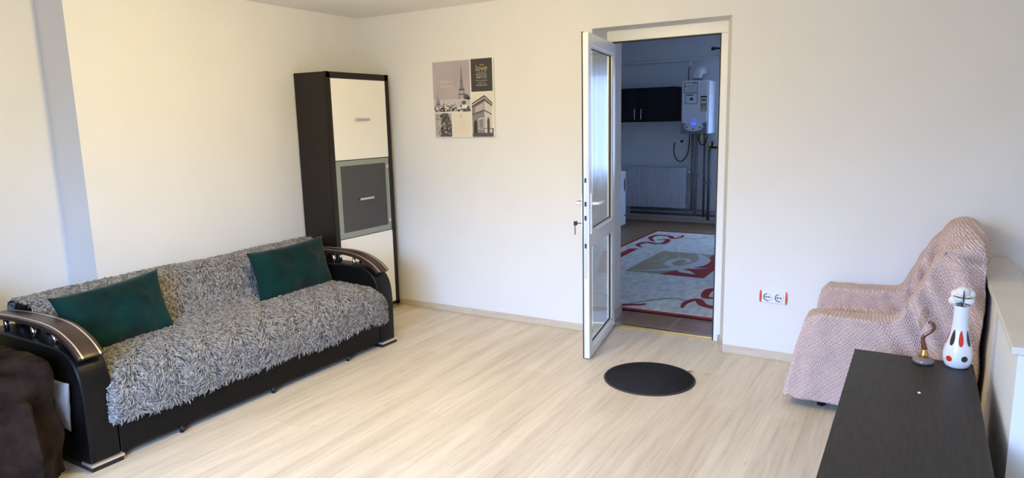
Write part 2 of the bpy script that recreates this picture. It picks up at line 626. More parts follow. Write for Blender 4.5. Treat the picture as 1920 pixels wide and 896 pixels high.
# kitchen beyond the doorway
XK0, XK1, YK = -0.12, 4.3, 5.65
struct('floor.001', MB().box(XK0 - .1, XK1 + .1, 0.26, YK + .1, -0.1, 0.0), M_TILE)
struct('ceiling.001', MB().box(XK0 - .1, XK1 + .1, 0.6, YK + .3, HK, HK + .1), M_CEIL)
struct('wall_kitchen_left', MB().box(XK0 - .1, XK0, 0.6, YK, 0, HK), M_KWALL)
struct('wall_kitchen_right', MB().box(XK1, XK1 + .1, 0.6, YK, 0, HK), M_KWALL)
kw = MB()
kx0, kx1, kz0, kz1 = 2.05, 3.75, 0.80, 2.28
kw.box(XK0 - .1, kx0, YK, YK + .22, 0, HK).box(kx1, XK1 + .1, YK, YK + .22, 0, HK)
kw.box(kx0, kx1, YK, YK + .22, 0, kz0).box(kx0, kx1, YK, YK + .22, kz1, HK)
struct('wall_kitchen_back', kw, M_KWALL)
wn = MB()
for a, b_, c, d in ((kx0, kx0 + .06, kz0, kz1), (kx1 - .06, kx1, kz0, kz1), (kx0, kx1, kz0, kz0 + .06), (kx0, kx1, kz1 - .06, kz1),
                    (2.87, 2.93, kz0, kz1)):
    wn.box(a, b_, YK + .08, YK + .15, c, d)
struct('window_2', wn, M_PVC)
struct('baseboard_kitchen', MB().box(XK0, XK1, YK - .012, YK, 0, 0.07).prism([(2.190, .285), (2.204, .285), (2.154, .6), (2.140, .6)], 0, .075),
       M_SKIRT)
struct('trim_3', MB().box(XK0, XK1, YK - .05, YK, 2.375, 2.425), mat('cornice_paint', (0.66, 0.65, 0.62), .6), bevel=.01)

# ------------------------------------------------------------------ door: white glazed leaf standing open into the room
door = bpy.data.objects.new('door_1', None)
COL.objects.link(door)
door.location = (2.6, .235, 0)
door['kind'] = 'structure'
fr = MB()
fr.box(2.172, 2.216, .205, .275, 0, 2.105).box(2.998, 3.046, .205, .275, 0, 2.105).box(2.172, 3.046, .205, .275, 2.1052, 2.1815)
obj('door_frame', fr, M_PVC, door, bevel=.004)
gk = MB()
gk.box(2.216, 2.224, .207, .235, 0, 2.105).box(2.990, 2.998, .207, .235, 0, 2.105).box(2.224, 2.990, .207, .235, 2.097, 2.105)
obj('gasket', gk, M_GASKET, door)
# leaf local frame: u from the hinge to the free edge, w across its thickness (towards the camera side), z up
hp = Vector((2.206, .205, 0))
fe = Vector((2.350, -.570, 0))
LU = (fe - hp).normalized()
LW = Vector((-LU.y, LU.x, 0))
LL = (fe - hp).length
ML = Matrix(((LU.x, LW.x, 0, hp.x), (LU.y, LW.y, 0, hp.y), (0, 0, 1, 0), (0, 0, 0, 1)))
T = 0.044
ZB, ZT = 0.012, 2.088
lf = MB()
S_ = .072
lf.box(0, S_, 0, T, ZB, ZT, M=ML).box(LL - S_, LL, 0, T, ZB, ZT, M=ML)
lf.box(S_, LL - S_, 0, T, ZB, ZB + .062, M=ML).box(S_, LL - S_, 0, T, ZT - .074, ZT, M=ML)
lf.box(S_, LL - S_, 0, T, .755, .845, M=ML)
leaf = obj('door_leaf', lf, M_PVC, door, bevel=.004)
# glazing beads
bd = MB()
for z0, z1 in ((ZB + .062, .755), (.845, ZT - .074)):
    for a, b_, c, d in ((S_, S_ + .012, z0, z1), (LL - S_ - .012, LL - S_, z0, z1), (S_, LL - S_, z0, z0 + .012), (S_, LL - S_, z1 - .012, z1)):
        bd.box(a, b_, .007, T - .006, c, d, M=ML)
obj('glazing_bead', bd, M_PVC, leaf)
for z0, z1 in ((ZB + .062, .755), (.845, ZT - .074)):
    obj('glass_pane', MB().box(S_ + .004, LL - S_ - .004, .019, .025, z0 + .004, z1 - .004, M=ML), M_GLASS, leaf)
    g = MB()
    for a, b_, c, d in ((S_ + .012, S_ + .016, z0 + .012, z1 - .012), (LL - S_ - .016, LL - S_ - .012, z0 + .012, z1 - .012),
                        (S_ + .012, LL - S_ - .012, z0 + .012, z0 + .016), (S_ + .012, LL - S_ - .012, z1 - .016, z1 - .012)):
        g.box(a, b_, .016, .030, c, d, M=ML)
    obj('pane_seal', g, M_GASKET, leaf)
sl = MB()
sl.box(LL - .002, LL + .003, .001, .008, ZB, ZT, M=ML).box(.0, LL, .001, .008, ZT - .001, ZT + .004, M=ML)
obj('edge_seal', sl, M_GASKET, leaf)
lk = MB()
lk.box(LL, LL + .003, .013, .031, .55, 1.35, M=ML)
obj('lock_strip', lk, M_SATIN, leaf)
lk = MB()
for z in (1.17, 1.02, .93, .75):
    lk.box(LL + .003, LL + .006, .016, .028, z, z + .03, M=ML)
obj('latch_slot', lk, M_DARK, leaf)
for w0, sgn in ((T, 1), (0, -1)):
    hb = MB()
    c = LL - .036
    lo, hi = sorted((w0, w0 + sgn * .012))
    hb.box(c - .014, c + .014, lo, hi, .84, 1.10, M=ML)
    q = [ML @ Vector(p) for p in ((c, w0 + sgn * .012, 1.035), (c, w0 + sgn * .048, 1.035), (c - .012, w0 + sgn * .056, 1.035), (c - .05, w0 + sgn * .058, 1.035), (c - .125, w0 + sgn * .056, 1.032))]
    hb.tube(q, [.010, .010, .011, .011, .009], 10)
    obj('door_handle', hb, M_PVC, leaf)
ky = MB()
c = LL - .036
ky.tube([ML @ Vector((c, -.012, .905)), ML @ Vector((c, -.045, .905))], .003, 8)
ky.box(c - .012, c + .012, -.064, -.045, .892, .918, M=ML)
ky.box(c - .004, c + .004, -.060, -.056, .83, .892, M=ML)
obj('key', ky, M_DARK, leaf)
for z in (.25, 1.85):
    obj('hinge', MB().tube([hp + Vector((-.004, -.012, z)), hp + Vector((-.004, -.012, z + .10))], .011, 12), M_PVC, door)

# ------------------------------------------------------------------ shag cloth builder
def shag_cloth(name, grid, density, length, label, cat, fall, group=None, wid=0.0030):
    """grid[i][j] = Vector; a backing sheet plus thousands of short bent yarn tufts in one mesh"""
    ni, nj = len(grid), len(grid[0])
    V = np.array([[tuple(p) for p in row] for row in grid])
    back = V.reshape(-1, 3)
    bf = [(i * nj + j, (i + 1) * nj + j, (i + 1) * nj + j + 1, i * nj + j + 1) for i in range(ni - 1) for j in range(nj - 1)]
    a = V[:-1, :-1]; b = V[1:, :-1]; c = V[1:, 1:]; d = V[:-1, 1:]
    cr = np.cross(c - a, d - b)
    ar = np.linalg.norm(cr, axis=-1) / 2
    nrm = cr / (2 * ar[..., None] + 1e-12)
    nrm = np.where((nrm @ np.array([1.0, 0, 1.0]))[..., None] < 0, -nrm, nrm)
    flat = ar.ravel()
    cnt = int(flat.sum() * density)
    idx = rng.choice(len(flat), cnt, p=flat / flat.sum())
    ii, jj = np.unravel_index(idx, ar.shape)
    s = rng.random((cnt, 1)); t = rng.random((cnt, 1))
    P = (a[ii, jj] * (1 - s) * (1 - t) + b[ii, jj] * s * (1 - t) + c[ii, jj] * s * t + d[ii, jj] * (1 - s) * t)
    N = nrm[ii, jj]
    D = np.array(fall)[None, :] + rng.normal(0, .38, (cnt, 3))
    # clumps of yarn lean the same way
    ph = np.sin(P[:, 0:1] * 23 + P[:, 1:2] * 31) * .7
    D = D + ph * np.array([[.2, .9, 0]])
    D = D - N * (D * N).sum(1, keepdims=True)
    D /= np.linalg.norm(D, axis=1, keepdims=True) + 1e-9
    B = np.cross(N, D)
    Ln = length * rng.uniform(.6, 1.25, (cnt, 1))
    W = wid * rng.uniform(.7, 1.3, (cnt, 1))
    lift = rng.uniform(.15, .8, (cnt, 1))
    curl = rng.normal(0, .25, (cnt, 1))
    rings = []
    for k, (fd, fn, w) in enumerate(((0, 0, .9), (.30, .34, 1.0), (.68, .46, .95), (1.0, .36, .35))):
        C = P + D * Ln * fd + N * Ln * fn * lift + B * Ln * curl * fd * fd + N * .001
        if k == 3:
            C = C - N * Ln * .10
        rings.append(C - B * W * w)
        rings.append(C + N * W * w * .9)
        rings.append(C + B * W * w)
    TV = np.stack(rings, 1).reshape(-1, 3)
    base = len(back)
    verts = np.concatenate([back, TV])
    o0 = np.arange(cnt) * 12 + base
    quads = []
    for k in range(3):
        for e in range(2):
            q0 = k * 3 + e
            quads.append(np.stack([o0 + q0, o0 + q0 + 1, o0 + q0 + 4, o0 + q0 + 3], 1))
    Q = np.concatenate([np.array(bf, int)] + quads)
    me = bpy.data.meshes.new(name)
    me.vertices.add(len(verts))
    me.vertices.foreach_set('co', verts.ravel())
    me.loops.add(len(Q) * 4)
    me.loops.foreach_set('vertex_index', Q.ravel().astype(np.int32))
    me.polygons.add(len(Q))
    me.polygons.foreach_set('loop_start', (np.arange(len(Q)) * 4).astype(np.int32))
    me.polygons.foreach_set('use_smooth', np.ones(len(Q), bool))
    mi = np.ones(len(Q), np.int32)
    mi[:len(bf)] = 0
    me.materials.append(M_SHAGBASE)
    me.materials.append(M_SHAG)
    me.polygons.foreach_set('material_index', mi)
    at = me.attributes.new('yarn', 'FLOAT', 'POINT')
    y = np.concatenate([np.full(base, .3), np.repeat(rng.random(cnt), 12)]).astype(np.float32)
    at.data.foreach_set('value', y)
    me.update(calc_edges=True)
    me.validate()
    o = bpy.data.objects.new(name, me)
    COL.objects.link(o)
    return tag(o, label, cat, group)


# ------------------------------------------------------------------ sofa
sofa = thing('sofa', (0.5, -1.91, 0), 'black leatherette sofa bed with curved wooden armrests along the left wall', 'sofa')
AYR, AYL = (-.992, -.846), (-2.985, -2.845)
obj('base', MB().box(.06, .945, -2.845, -.992, .035, .30), M_LEATHER2, sofa, bevel=.01)
obj('front_panel', MB().box(.945, .968, -2.840, -.997, .035, .345), M_LEATHER2, sofa, bevel=.006)
obj('seat', MB().box(.30, .955, -2.842, -.995, .30, .405), M_LEATHER, sofa, bevel=.03)
bk = MB().prism(rounded([(.06, .30), (.46, .30), (.415, .44), (.325, .66), (.24, .685), (.10, .68), (.06, .60)], .05), -2.838, -.999, axis=1, smooth=True)
obj('backrest', bk, M_LEATHER, sofa)
for y in (-1.31, -1.93, -2.52):
    f = MB().tube([(.955, y, 0.0), (.955, y, .036)], .012, 12).tube([(.955, y, .02), (.983, y, .02)], .009, 10)
    obj('foot', f, M_DARK, sofa)


def sofa_arm(y0, y1):
    prof = [(.06, .02), (.06, .56), (.30, .572), (.68, .572)] + \
           [tuple(p) for p in smooth_path([(.74, .572), (.84, .560), (.915, .522), (.958, .455), (.974, .36), (.976, .2), (.972, .02)], 5)]
    prof = [(p[0], p[1]) for p in prof]
    arm = obj('armrest', MB().prism(prof, y0, y1, axis=1, smooth=True), M_LEATHER, sofa, bevel=.012)
    yc = (y0 + y1) / 2
    path = smooth_path([(.10, .634), (.30, .649), (.50, .654), (.66, .650), (.78, .630), (.88, .590), (.935, .552), (.955, .532)], 6)
    hw = .059
    w = MB()
    n = len(path)
    top, bot = [], []
    for i, q in enumerate(path):
        t = (path[min(i + 1, n - 1)] - path[max(i - 1, 0)]).normalized()
        nn = Vector((-t.y, t.x))
        top.append(q + nn * .011)
        bot.append(q - nn * .011)
    w.prism([tuple(p) for p in top] + [tuple(p) for p in bot[::-1]], yc - hw, yc + hw, axis=1, smooth=True)
    cap = obj('wooden_armrest_cap', w, M_ARMWOOD, arm, bevel=.003)
    cap['label'] = 'curved dark brown wooden cap with two pale inlay lines'
    for s in (-1, 1):
        st = MB()
        ya = yc + s * .040
        out = []
        for i, q in enumerate(path):
            t = (path[min(i + 1, n - 1)] - path[max(i - 1, 0)]).normalized()
            nn = Vector((-t.y, t.x))
            out.append((q + nn * .0105, q + nn * .0128))
        poly = [tuple(b_) for a, b_ in out] + [tuple(a) for a, b_ in out[::-1]]
        st.prism(poly, ya - .0032, ya + .0032, axis=1)
        obj('inlay_line', st, M_STRIPE, arm)
    for x in (.24, .52, .72):
        for s in (-1, 1):
            zt = .642 if x < .7 else .628
            obj('chrome_post', MB().tube([(x, yc + s * .034, .565), (x, yc + s * .034, zt - .006)], .012, 14), M_CHROME, arm)
    obj('plinth', MB().box(.06, .985, y0 - .004, y1 + .004, 0, .026), M_DARK, arm, bevel=.003)
    obj('chrome_trim', MB().box(.90, .990, y0 - .006, y1 + .006, .024, .036), M_STRIPE, arm)


sofa_arm(*AYR)
sofa_arm(*AYL)

# shaggy throw over the seat
prof = smooth_path([(.47, .462), (.58, .452), (.72, .448), (.84, .446), (.925, .432), (.975, .392), (.995, .33), (1.002, .26), (1.004, .195)], 6)
grid = []
for i in range(75):
    t = i / 74
    row = []
    for k, q in enumerate(prof):
        fr_ = max(0, (q.x - .955) / .04)
        fr_ = min(1, fr_)
        ya, yb = -2.835 - .05 * fr_, -1.000 + .085 * fr_
        y = ya + (yb - ya) * t
        nz_ = noise.noise(Vector((q.x * 5, y * 4, q.y * 5 + 3)))
        side = min(t, 1 - t)
        edge = .035 * max(0, 1 - side / .05) ** 2 * (1 - fr_)
        drop = (noise.noise(Vector((y * 3, 7, 0))) * .02) * fr_ + (0.05 * max(0, .10 - t) / .10 - .02) * -fr_ * 0
        x = q.x + .008 * nz_ - .035 * fr_ * max(0, 1 - side / .03) ** 2
        row.append(Vector((x, y, q.y + .008 * nz_ - edge * .4 + drop)))
    grid.append(row)
shag_cloth('shaggy_throw', grid, 17000, .030, 'grey shaggy throw spread over the sofa seat and hanging down its front', 'throw',
           (0.75, -.15, -.55), 'grey shaggy throws')
# shaggy throw over the backrest
prof = smooth_path([(.055, .60), (.075, .685), (.14, .715), (.25, .718), (.335, .695), (.385, .61), (.425, .52), (.47, .450)], 6)
grid = []
for i in range(75):
    t = i / 74
    row = []
    for k, q in enumerate(prof):
        y = -2.865 + 1.965 * t
        y = min(y, -1.0) if q.y < .6 else y
        nz_ = noise.noise(Vector((q.x * 5, y * 3.2, q.y * 5 + 9)))
        row.append(Vector((q.x + .010 * nz_, y, q.y + .014 * nz_ * (1 if q.y > .6 else .4) - .014 * (1 - t))))
    grid.append(row)
shag_cloth('shaggy_throw', grid, 16000, .028, 'grey shaggy throw draped over the sofa backrest behind the green cushions', 'throw',
           (0.5, -.1, -.8), 'grey shaggy throws')


def cushion(name, center, w, h, d, M, mat_, label, cat, group=None, corner=.6):
    """pillow: local x width, z height, y thickness"""
    nu, nv = 40, 28
    mb = MB()
    sides = []
    for s in (-1, 1):
        vs, fs = [], []
        for j in range(nv + 1):
            for i in range(nu + 1):
                u = -1 + 2 * i / nu
                v = -1 + 2 * j / nv
                pinch = 1 - .085 * (1 - abs(v) ** 2) * abs(u) ** 3
                pinv = 1 - .075 * (1 - abs(u) ** 2) * abs(v) ** 3
                x = u * w / 2 * pinch
                z = v * h / 2 * pinv
                e = (1 - abs(u) ** 3.0) * (1 - abs(v) ** 3.0)
                th = max(e, 0) ** .55
                wr = noise.noise(Vector((u * 2.2 + 5 * s, v * 2.0, 1.7))) * .35 + noise.noise(Vector((u * 5, v * 5 + 3, s))) * .08
                y = s * d / 2 * th * (1 + wr)
                vs.append(M @ Vector((x, y, z)) + Vector(center))
        for j in range(nv):
            for i in range(nu):
                k = j * (nu + 1) + i
                fs.append((k, k + 1, k + nu + 2, k + nu + 1))
        mb.add(vs, fs, 0, True)
    o = obj(name, mb, mat_, origin=(center[0], center[1], center[2] - h / 2))
    return tag(o, label, cat, group)


def rotm(z=0, x=0, y=0):
    return (Matrix.Rotation(z, 3, 'Z') @ Matrix.Rotation(x, 3, 'X') @ Matrix.Rotation(y, 3, 'Y'))


# cushions lean back on the throw: local -y faces the room, so turn by +90 deg about z
cushion('cushion', (.525, -1.345, .600), .675, .35, .15, rotm(PI / 2 + .04, math.radians(-13), math.radians(-1)), M_GREEN,
        'dark green velvet cushion leaning on the sofa back beside the far armrest', 'cushion', 'green velvet cushions')
cushion('cushion', (.530, -2.552, .592), .60, .35, .15, rotm(PI / 2 + .05, math.radians(-14), math.radians(-3)), M_GREEN,
        'dark green velvet cushion leaning on the sofa back beside the near armrest', 'cushion', 'green velvet cushions')


# ------------------------------------------------------------------ draped throws: remeshed hull of what they cover
def drape(name, pieces, voxel, origin, mats, hem, post=None, smooth=6, thick=.006):
    me = bpy.data.meshes.new('hull')
    mb = MB()
    for p in pieces:
        b0 = len(mb.v)
        mb.v += p.v
        mb.f += [tuple(i + b0 for i in f) for f in p.f]
    me.from_pydata([tuple(v) for v in mb.v], [], mb.f)
    tmp = bpy.data.objects.new('hull', me)
    COL.objects.link(tmp)
    r = tmp.modifiers.new('r', 'REMESH')
    r.mode = 'VOXEL'
    r.voxel_size = voxel
    s = tmp.modifiers.new('s', 'SMOOTH')
    s.iterations = smooth
    s.factor = .5
    dg = bpy.context.evaluated_depsgraph_get()
    dg.update()
    ev = tmp.evaluated_get(dg)
    out = bpy.data.meshes.new_from_object(ev)
    bpy.data.objects.remove(tmp)
    n = len(out.vertices)
    co = np.empty(n * 3, np.float32)
    no = np.empty(n * 3, np.float32)
    out.vertices.foreach_get('co', co)
    out.vertices.foreach_get('normal', no)
    co = co.reshape(-1, 3).astype(float)
    no = no.reshape(-1, 3).astype(float)
    if post:
        co = post(co, no)
    co -= np.array(origin)
    out.vertices.foreach_set('co', co.astype(np.float32).ravel())
    bm = bmesh.new()
    bm.from_mesh(out)
    kill = [f for f in bm.faces if f.calc_center_median().z + origin[2] < hem]
    bmesh.ops.delete(bm, geom=kill, context='FACES')
    for f in bm.faces:
        f.smooth = True
    bm.normal_update()
    bm.to_mesh(out)
    bm.free()
    out.name = name
    out.materials.clear()
    out.materials.append(mats)
    o = bpy.data.objects.new(name, out)
    o.location = origin
    COL.objects.link(o)
    if thick:
        so = o.modifiers.new('cloth', 'SOLIDIFY')
        so.thickness = thick
        so.offset = -1
    return o


def nzv(P, f, seed):
    return np.array([noise.noise(Vector((p[0] * f + seed, p[1] * f, p[2] * f))) for p in P])


# armchair under the pink throw (faces left, towards the middle of the room)
chair = thing('armchair', (4.08, -.39, 0), 'armchair hidden under a dusty pink knitted throw in front of the low wall', 'armchair')
obj('seat', MB().box(3.77, 4.28, -.54, -.23, .14, .38), M_UPHOL, chair, bevel=.03)
obj('backrest', MB().prism([(4.26, .14), (4.44, .14), (4.45, .90), (4.38, .90)], -.64, -.13, axis=1), M_UPHOL, chair, bevel=.03)
for ya, yb in ((-.67, -.56), (-.22, -.11)):
    obj('armrest', MB().box(3.76, 4.30, ya, yb, .14, .475), M_UPHOL, chair, bevel=.03)
for x in (3.80, 4.40):
    for y in (-.62, -.16):
        obj('leg', MB().lathe([(0, 0), (.022, 0), (.026, .15), (0, .15)], (x, y, 0), 14), M_DARK, chair)

near = [(3.612, .0), (3.645, .2), (3.684, .42), (3.715, .50), (3.775, .528), (3.95, .528), (4.11, .530), (4.145, .565), (4.215, .72), (4.275, .86), (4.325, .925),
        (4.40, .945), (4.455, .945), (4.478, .88), (4.485, .0)]
far = [(3.69, .0), (3.705, .3), (3.715, .52), (3.76, .572), (3.95, .572), (4.11, .575), (4.145, .605), (4.205, .74), (4.262, .865), (4.32, .93),
       (4.39, .985), (4.46, .98), (4.478, .90), (4.485, .0)]
mid = [(3.66, .0), (3.69, .3), (3.72, .42), (3.80, .455), (4.15, .455), (4.24, .5), (4.30, .65), (4.35, .88), (4.39, .965), (4.455, .965), (4.48, .88), (4.485, .0)]
pieces = [MB().prism(near, -.715, -.545, axis=1), MB().prism(far, -.25, -.065, axis=1), MB().prism(mid, -.70, -.075, axis=1),
          MB().ball((4.388, -.47, .910), .110, .20, .122), MB().ball((4.42, -.58, .885), .075, .10, .11)]


def pink_post(co, no):
    x, y, z = co.T
    # vertical folds of cloth hanging from the backrest on the near side
    side = np.clip((-no[:, 1] - .35) / .4, 0, 1) * np.clip((x - 4.02) / .12, 0, 1) * np.clip((.93 - z) / .2, 0, 1)
    u = x + .45 * (z - .5)
    fold = np.array([noise.noise(Vector((a_ * 14, b_ * 1.2, 4.2))) for a_, b_ in zip(u, z)])
    co[:, 1] -= side * (.014 + .10 * fold)
    # hem flares out at the front corner
    fr_ = np.clip((-no[:, 0] - .3) / .4, 0, 1) * np.clip((.5 - z) / .4, 0, 1)
    co[:, 0] -= fr_ * .012 * np.sin(y * 26)
    n1 = nzv(co, 7, 3)
    n2 = nzv(co, 16, 11)
    co += no * (n1 * .012 + n2 * .005)[:, None]
    # crease where the cloth is tucked under the top of the back
    sc = np.clip((-no[:, 1] - .1) / .4, 0, 1) * np.clip((x - 4.26) / .05, 0, 1)
    co[:, 1] += sc * .030 * np.exp(-((z - .872 + .30 * (x - 4.38)) / .014) ** 2)
    co[:, 1] -= sc * .014 * np.exp(-((z - .915 + .30 * (x - 4.38)) / .022) ** 2)
    # crumpled, twisted cloth at the top of the back
    topm = np.clip((z - .78) / .1, 0, 1)
    co += no * (topm * .006 * np.sin(38 * (x * .6 - z * .5 + y * .7) + 2 * n1))[:, None]
    return co


pink = drape('knitted_throw', pieces, .011, (4.08, -.39, 0.0), M_PINK, .055, pink_post, smooth=6)
tag(pink, 'dusty pink knitted throw covering the whole armchair by the right wall', 'throw')

# armchair under the dark brown plush throw, beside the sofa's near end
chair = thing('armchair', (.5, -3.55, 0), 'armchair hidden under a dark brown plush throw at the lower left edge', 'armchair')
obj('seat', MB().box(.30, .93, -3.76, -3.34, .10, .36), M_UPHOL, chair, bevel=.03)
obj('backrest', MB().box(.09, .24, -3.92, -3.18, .10, .76), M_UPHOL, chair, bevel=.03)
for ya, yb in ((-3.30, -3.17), (-3.93, -3.80)):
    obj('armrest', MB().box(.08, .84, ya, yb, .10, .47), M_UPHOL, chair, bevel=.03)
for x in (.12, .80):
    for y in (-3.22, -3.88):
        obj('leg', MB().lathe([(0, 0), (.022, 0), (.026, .1), (0, .1)], (x, y, 0), 14), M_DARK, chair)
armp = [(.04, 0), (.04, .55), (.40, .575), (.79, .575), (.91, .545), (.945, .45), (.95, .25), (.96, 0)]
backp = [(.02, 0), (.02, .80), (.10, .87), (.22, .86), (.30, .75), (.36, 0)]
seatp = [(.2, 0), (.2, .44), (.85, .45), (1.02, .43), (1.08, .36), (1.11, .2), (1.12, 0)]
pieces = [MB().prism(armp, -3.36, -3.062, axis=1), MB().prism(armp, -4.03, -3.76, axis=1), MB().prism(backp, -4.03, -3.10, axis=1),
          MB().prism(seatp, -3.82, -3.20, axis=1), MB().ball((.93, -3.30, .12), .17, .20, .30)]


def brown_post(co, no):
    n1 = nzv(co, 5, 21)
    n2 = nzv(co, 13, 5)
    x, y, z = co.T
    fold = np.sin(30 * (y + .35 * x) + 4 * n1) * np.clip((.5 - z) / .4, 0, 1)
    co += no * (n1 * .030 + n2 * .010 + fold * .009)[:, None]
    return co


bt = drape('plush_throw', pieces, .013, (.5, -3.55, 0.0), M_BROWN, .04, brown_post, smooth=10)
tag(bt, 'dark brown plush throw covering the armchair beside the near end of the sofa', 'throw')
# pale flat cushion squeezed in between
cushion('cushion', (.80, -3.020, .325), .20, .25, .045, rotm(math.radians(8), math.radians(2), math.radians(10)), M_GREYCUSH,
        'light grey cushion squeezed between the sofa armrest and the brown covered armchair', 'cushion')

# ------------------------------------------------------------------ tall display cabinet
cab = thing('display_cabinet', (.18, -.41, 0), 'tall dark brown display cabinet with cream doors in the room corner', 'cabinet')
cx1, cy0, cy1, cz = .338, -.752, -.062, 1.962
cb = MB()
cb.box(.016, cx1, cy0, cy0 + .022, .03, cz - .03).box(.016, cx1, cy1 - .022, cy1, .03, cz - .03)
cb.box(.016, cx1, cy0, cy1, cz - .03, cz).box(.016, cx1 - .02, cy0, cy1, .03, .055).box(.016, .022, cy0, cy1, .03, cz)
cb.box(.02, cx1 - .03, cy0 + .02, cy1 - .02, .68, .70).box(.02, cx1 - .03, cy0 + .02, cy1 - .02, 1.285, 1.305).box(.02, cx1 - .03, cy0 + .02, cy1 - .02, .99, 1.005)
obj('carcass', cb, M_WENGE, cab, bevel=.002)
st = MB().box(cx1 - .004, cx1 + .016, cy0, cy0 + .042, .03, cz).box(cx1 - .004, cx1 + .016, cy1 - .042, cy1, .03, cz)
st.box(cx1 - .004, cx1 + .016, cy0, cy1, cz - .045, cz).box(cx1 - .004, cx1 + .016, cy0, cy1, .03, .058)
obj('face_frame', st, M_WENGE, cab, bevel=.002)
dy0, dy1 = cy0 + .045, cy1 - .045
for z0, z1, hz in ((1.298, cz - .048, 1.605), (.062, .682, None)):
    d = obj('cream_door', MB().box(cx1 - .002, cx1 + .018, dy0, dy1, z0, z1), M_CREAM, cab, bevel=.002)
    if hz:
        hb = MB().box(cx1 + .026, cx1 + .038, -.485, -.325, hz - .009, hz + .009).box(cx1 + .018, cx1 + .03, -.475, -.463, hz - .006, hz + .006).box(cx1 + .018, cx1 + .03, -.347, -.335, hz - .006, hz + .006)
        obj('handle', hb, M_SATIN, d, bevel=.003)
z0, z1 = .688, 1.292
gd = obj('glass_door', MB().box(cx1 + .002, cx1 + .014, dy0, dy1, z0, z1), M_FROST, cab, bevel=.002)
gd['label'] = 'grey green frosted glass door with dark centre'
obj('dark_pane', MB().box(cx1 + .013, cx1 + .0155, dy0 + .045, dy1 - .045, z0 + .045, z1 - .04), M_DARKGLASS, gd)
hb = MB().box(cx1 + .026, cx1 + .038, -.485, -.325, .972, .990).box(cx1 + .014, cx1 + .03, -.475, -.463, .975, .987).box(cx1 + .014, cx1 + .03, -.347, -.335, .975, .987)
obj('handle', hb, M_SATIN, gd, bevel=.003)
for z in (.77, 1.22):
    obj('hinge', MB().tube([(cx1 + .013, dy1 - .022, z), (cx1 + .019, dy1 - .022, z)], .014, 16), M_CHROME, gd)
for y in (cy0 + .04, cy1 - .04):
    for x in (.05, .32):
        obj('foot', MB().lathe([(0, 0), (.022, 0), (.022, .03), (0, .03)], (x, y, 0), 16), M_SATIN, cab)

# ------------------------------------------------------------------ doormat, socket, table and what stands on it
mt = MB()
C0 = (2.847, -.69, 0)
mt.lathe([(0, .001), (.268, .001), (.272, .004), (.268, .0075), (.258, .007), (0, .007)], C0, 72)
dm = obj('doormat', MB().lathe([(0, .001), (.262, .001), (.262, .0072), (0, .0072)], C0, 72), [M_MAT], origin=C0)
tag(dm, 'round charcoal doormat lying on the pale floor before the doorway', 'doormat')
obj('mat_edging', MB().lathe([(.262, .001), (.272, .001), (.2735, .004), (.270, .008), (.262, .0078)], C0, 72), M_MATRIM, dm)
tw = obj('twig', MB().tube([(3.010, -.487, .004), (3.03, -.470, .005), (3.052, -.462, .004)], [.0022, .003, .0015], 6), M_BURR, origin=(3.03, -.47, 0))
tag(tw, 'tiny dark twig lying on the floor at the edge of the round doormat', 'twig')

sk = thing('wall_socket', (3.427, 0, .415), 'white double wall socket with orange end strips beside the doorway', 'socket')
obj('plate', MB().box(3.354, 3.500, -.012, 0, .377, .453), M_WHITEPL, sk, bevel=.004)
for x in (3.346, 3.503):
    obj('orange_end_strip', MB().ball((x, -.006, .415), .0065, .008, .042), M_ORANGE, sk)
for x in (3.392, 3.462):
    s = obj('outlet', MB().lathe([(.026, 0), (.026, .003), (.0225, .003), (.020, -.008), (0, -.008)], (x, -.0125, .415), 28, M=Matrix.Rotation(PI / 2, 3, 'X')), M_WHITEPL, sk)
    k = MB()
    R_ = Matrix.Rotation(PI / 2, 3, 'X')
    arc = [(x + .0235 * math.cos(a), -.0162, .415 + .0235 * math.sin(a)) for a in np.linspace(math.radians(100), math.radians(290), 14)]
    k.tube(arc, .0022, 6)
    for dx in (-.010, .010):
        k.tube([(x + dx, -.0045, .415), (x + dx, -.0145, .415)], .0045, 8)
    k.box(x - .010, x + .010, -.0145, -.0125, .4135, .4165)
    obj('contact', k, M_DARK, s)

TZ = .47
tb = thing('low_table', (4.2, -1.95, 0), 'long low dark brown table along the half wall on the right', 'table')
tx0, tx1, ty0, ty1 = 3.972, 4.436, -2.75, -1.03
obj('table_top', MB().box(tx0, tx1, ty0, ty1, TZ - .03, TZ), M_WENGE_TOP, tb, bevel=.002)
for y in (ty0 + .02, -1.90, ty1 - .04):
    obj('side_panel', MB().box(tx0 + .02, tx1 - .02, y, y + .022, .0, TZ - .03), M_WENGE, tb, bevel=.002)
obj('back_panel', MB().box(tx1 - .035, tx1 - .02, ty0 + .02, ty1 - .02, .04, TZ - .03), M_WENGE, tb)
obj('bottom_shelf', MB().box(tx0 + .03, tx1 - .03, ty0 + .042, ty1 - .04, .10, .122), M_WENGE, tb)

# vase with painted spots
VC = Vector((4.372, -1.085, TZ))
VR = [(0, 0), (.042, 0), (.054, .006), (.0655, .024), (.070, .046), (.067, .070), (.058, .100), (.046, .130), (.036, .160), (.030, .190), (.028, .225), (.0285, .262), (.030, .272), (.026, .272), (.0245, .262), (.024, .20), (0, .19)]
vase = thing('vase', VC, 'white glass bottle vase with red and black spots on the low table', 'vase')
VR = [(r if r <= .0285 or z > .25 else .0285 + (r - .0285) * .66, z) for r, z in VR]
sm = [(p.x, p.y) for p in smooth_path([Vector(q) for q in VR[2:12]], 5)]
obj('body', MB().lathe(VR[:2] + sm + VR[12:], VC, 48), M_PORC, vase)


def vr(z):
    for (r1, z1), (r2, z2) in zip(sm, sm[1:]):
        if z1 <= z <= z2:
            return r1 + (r2 - r1) * (z - z1) / max(z2 - z1, 1e-6)
    return .03


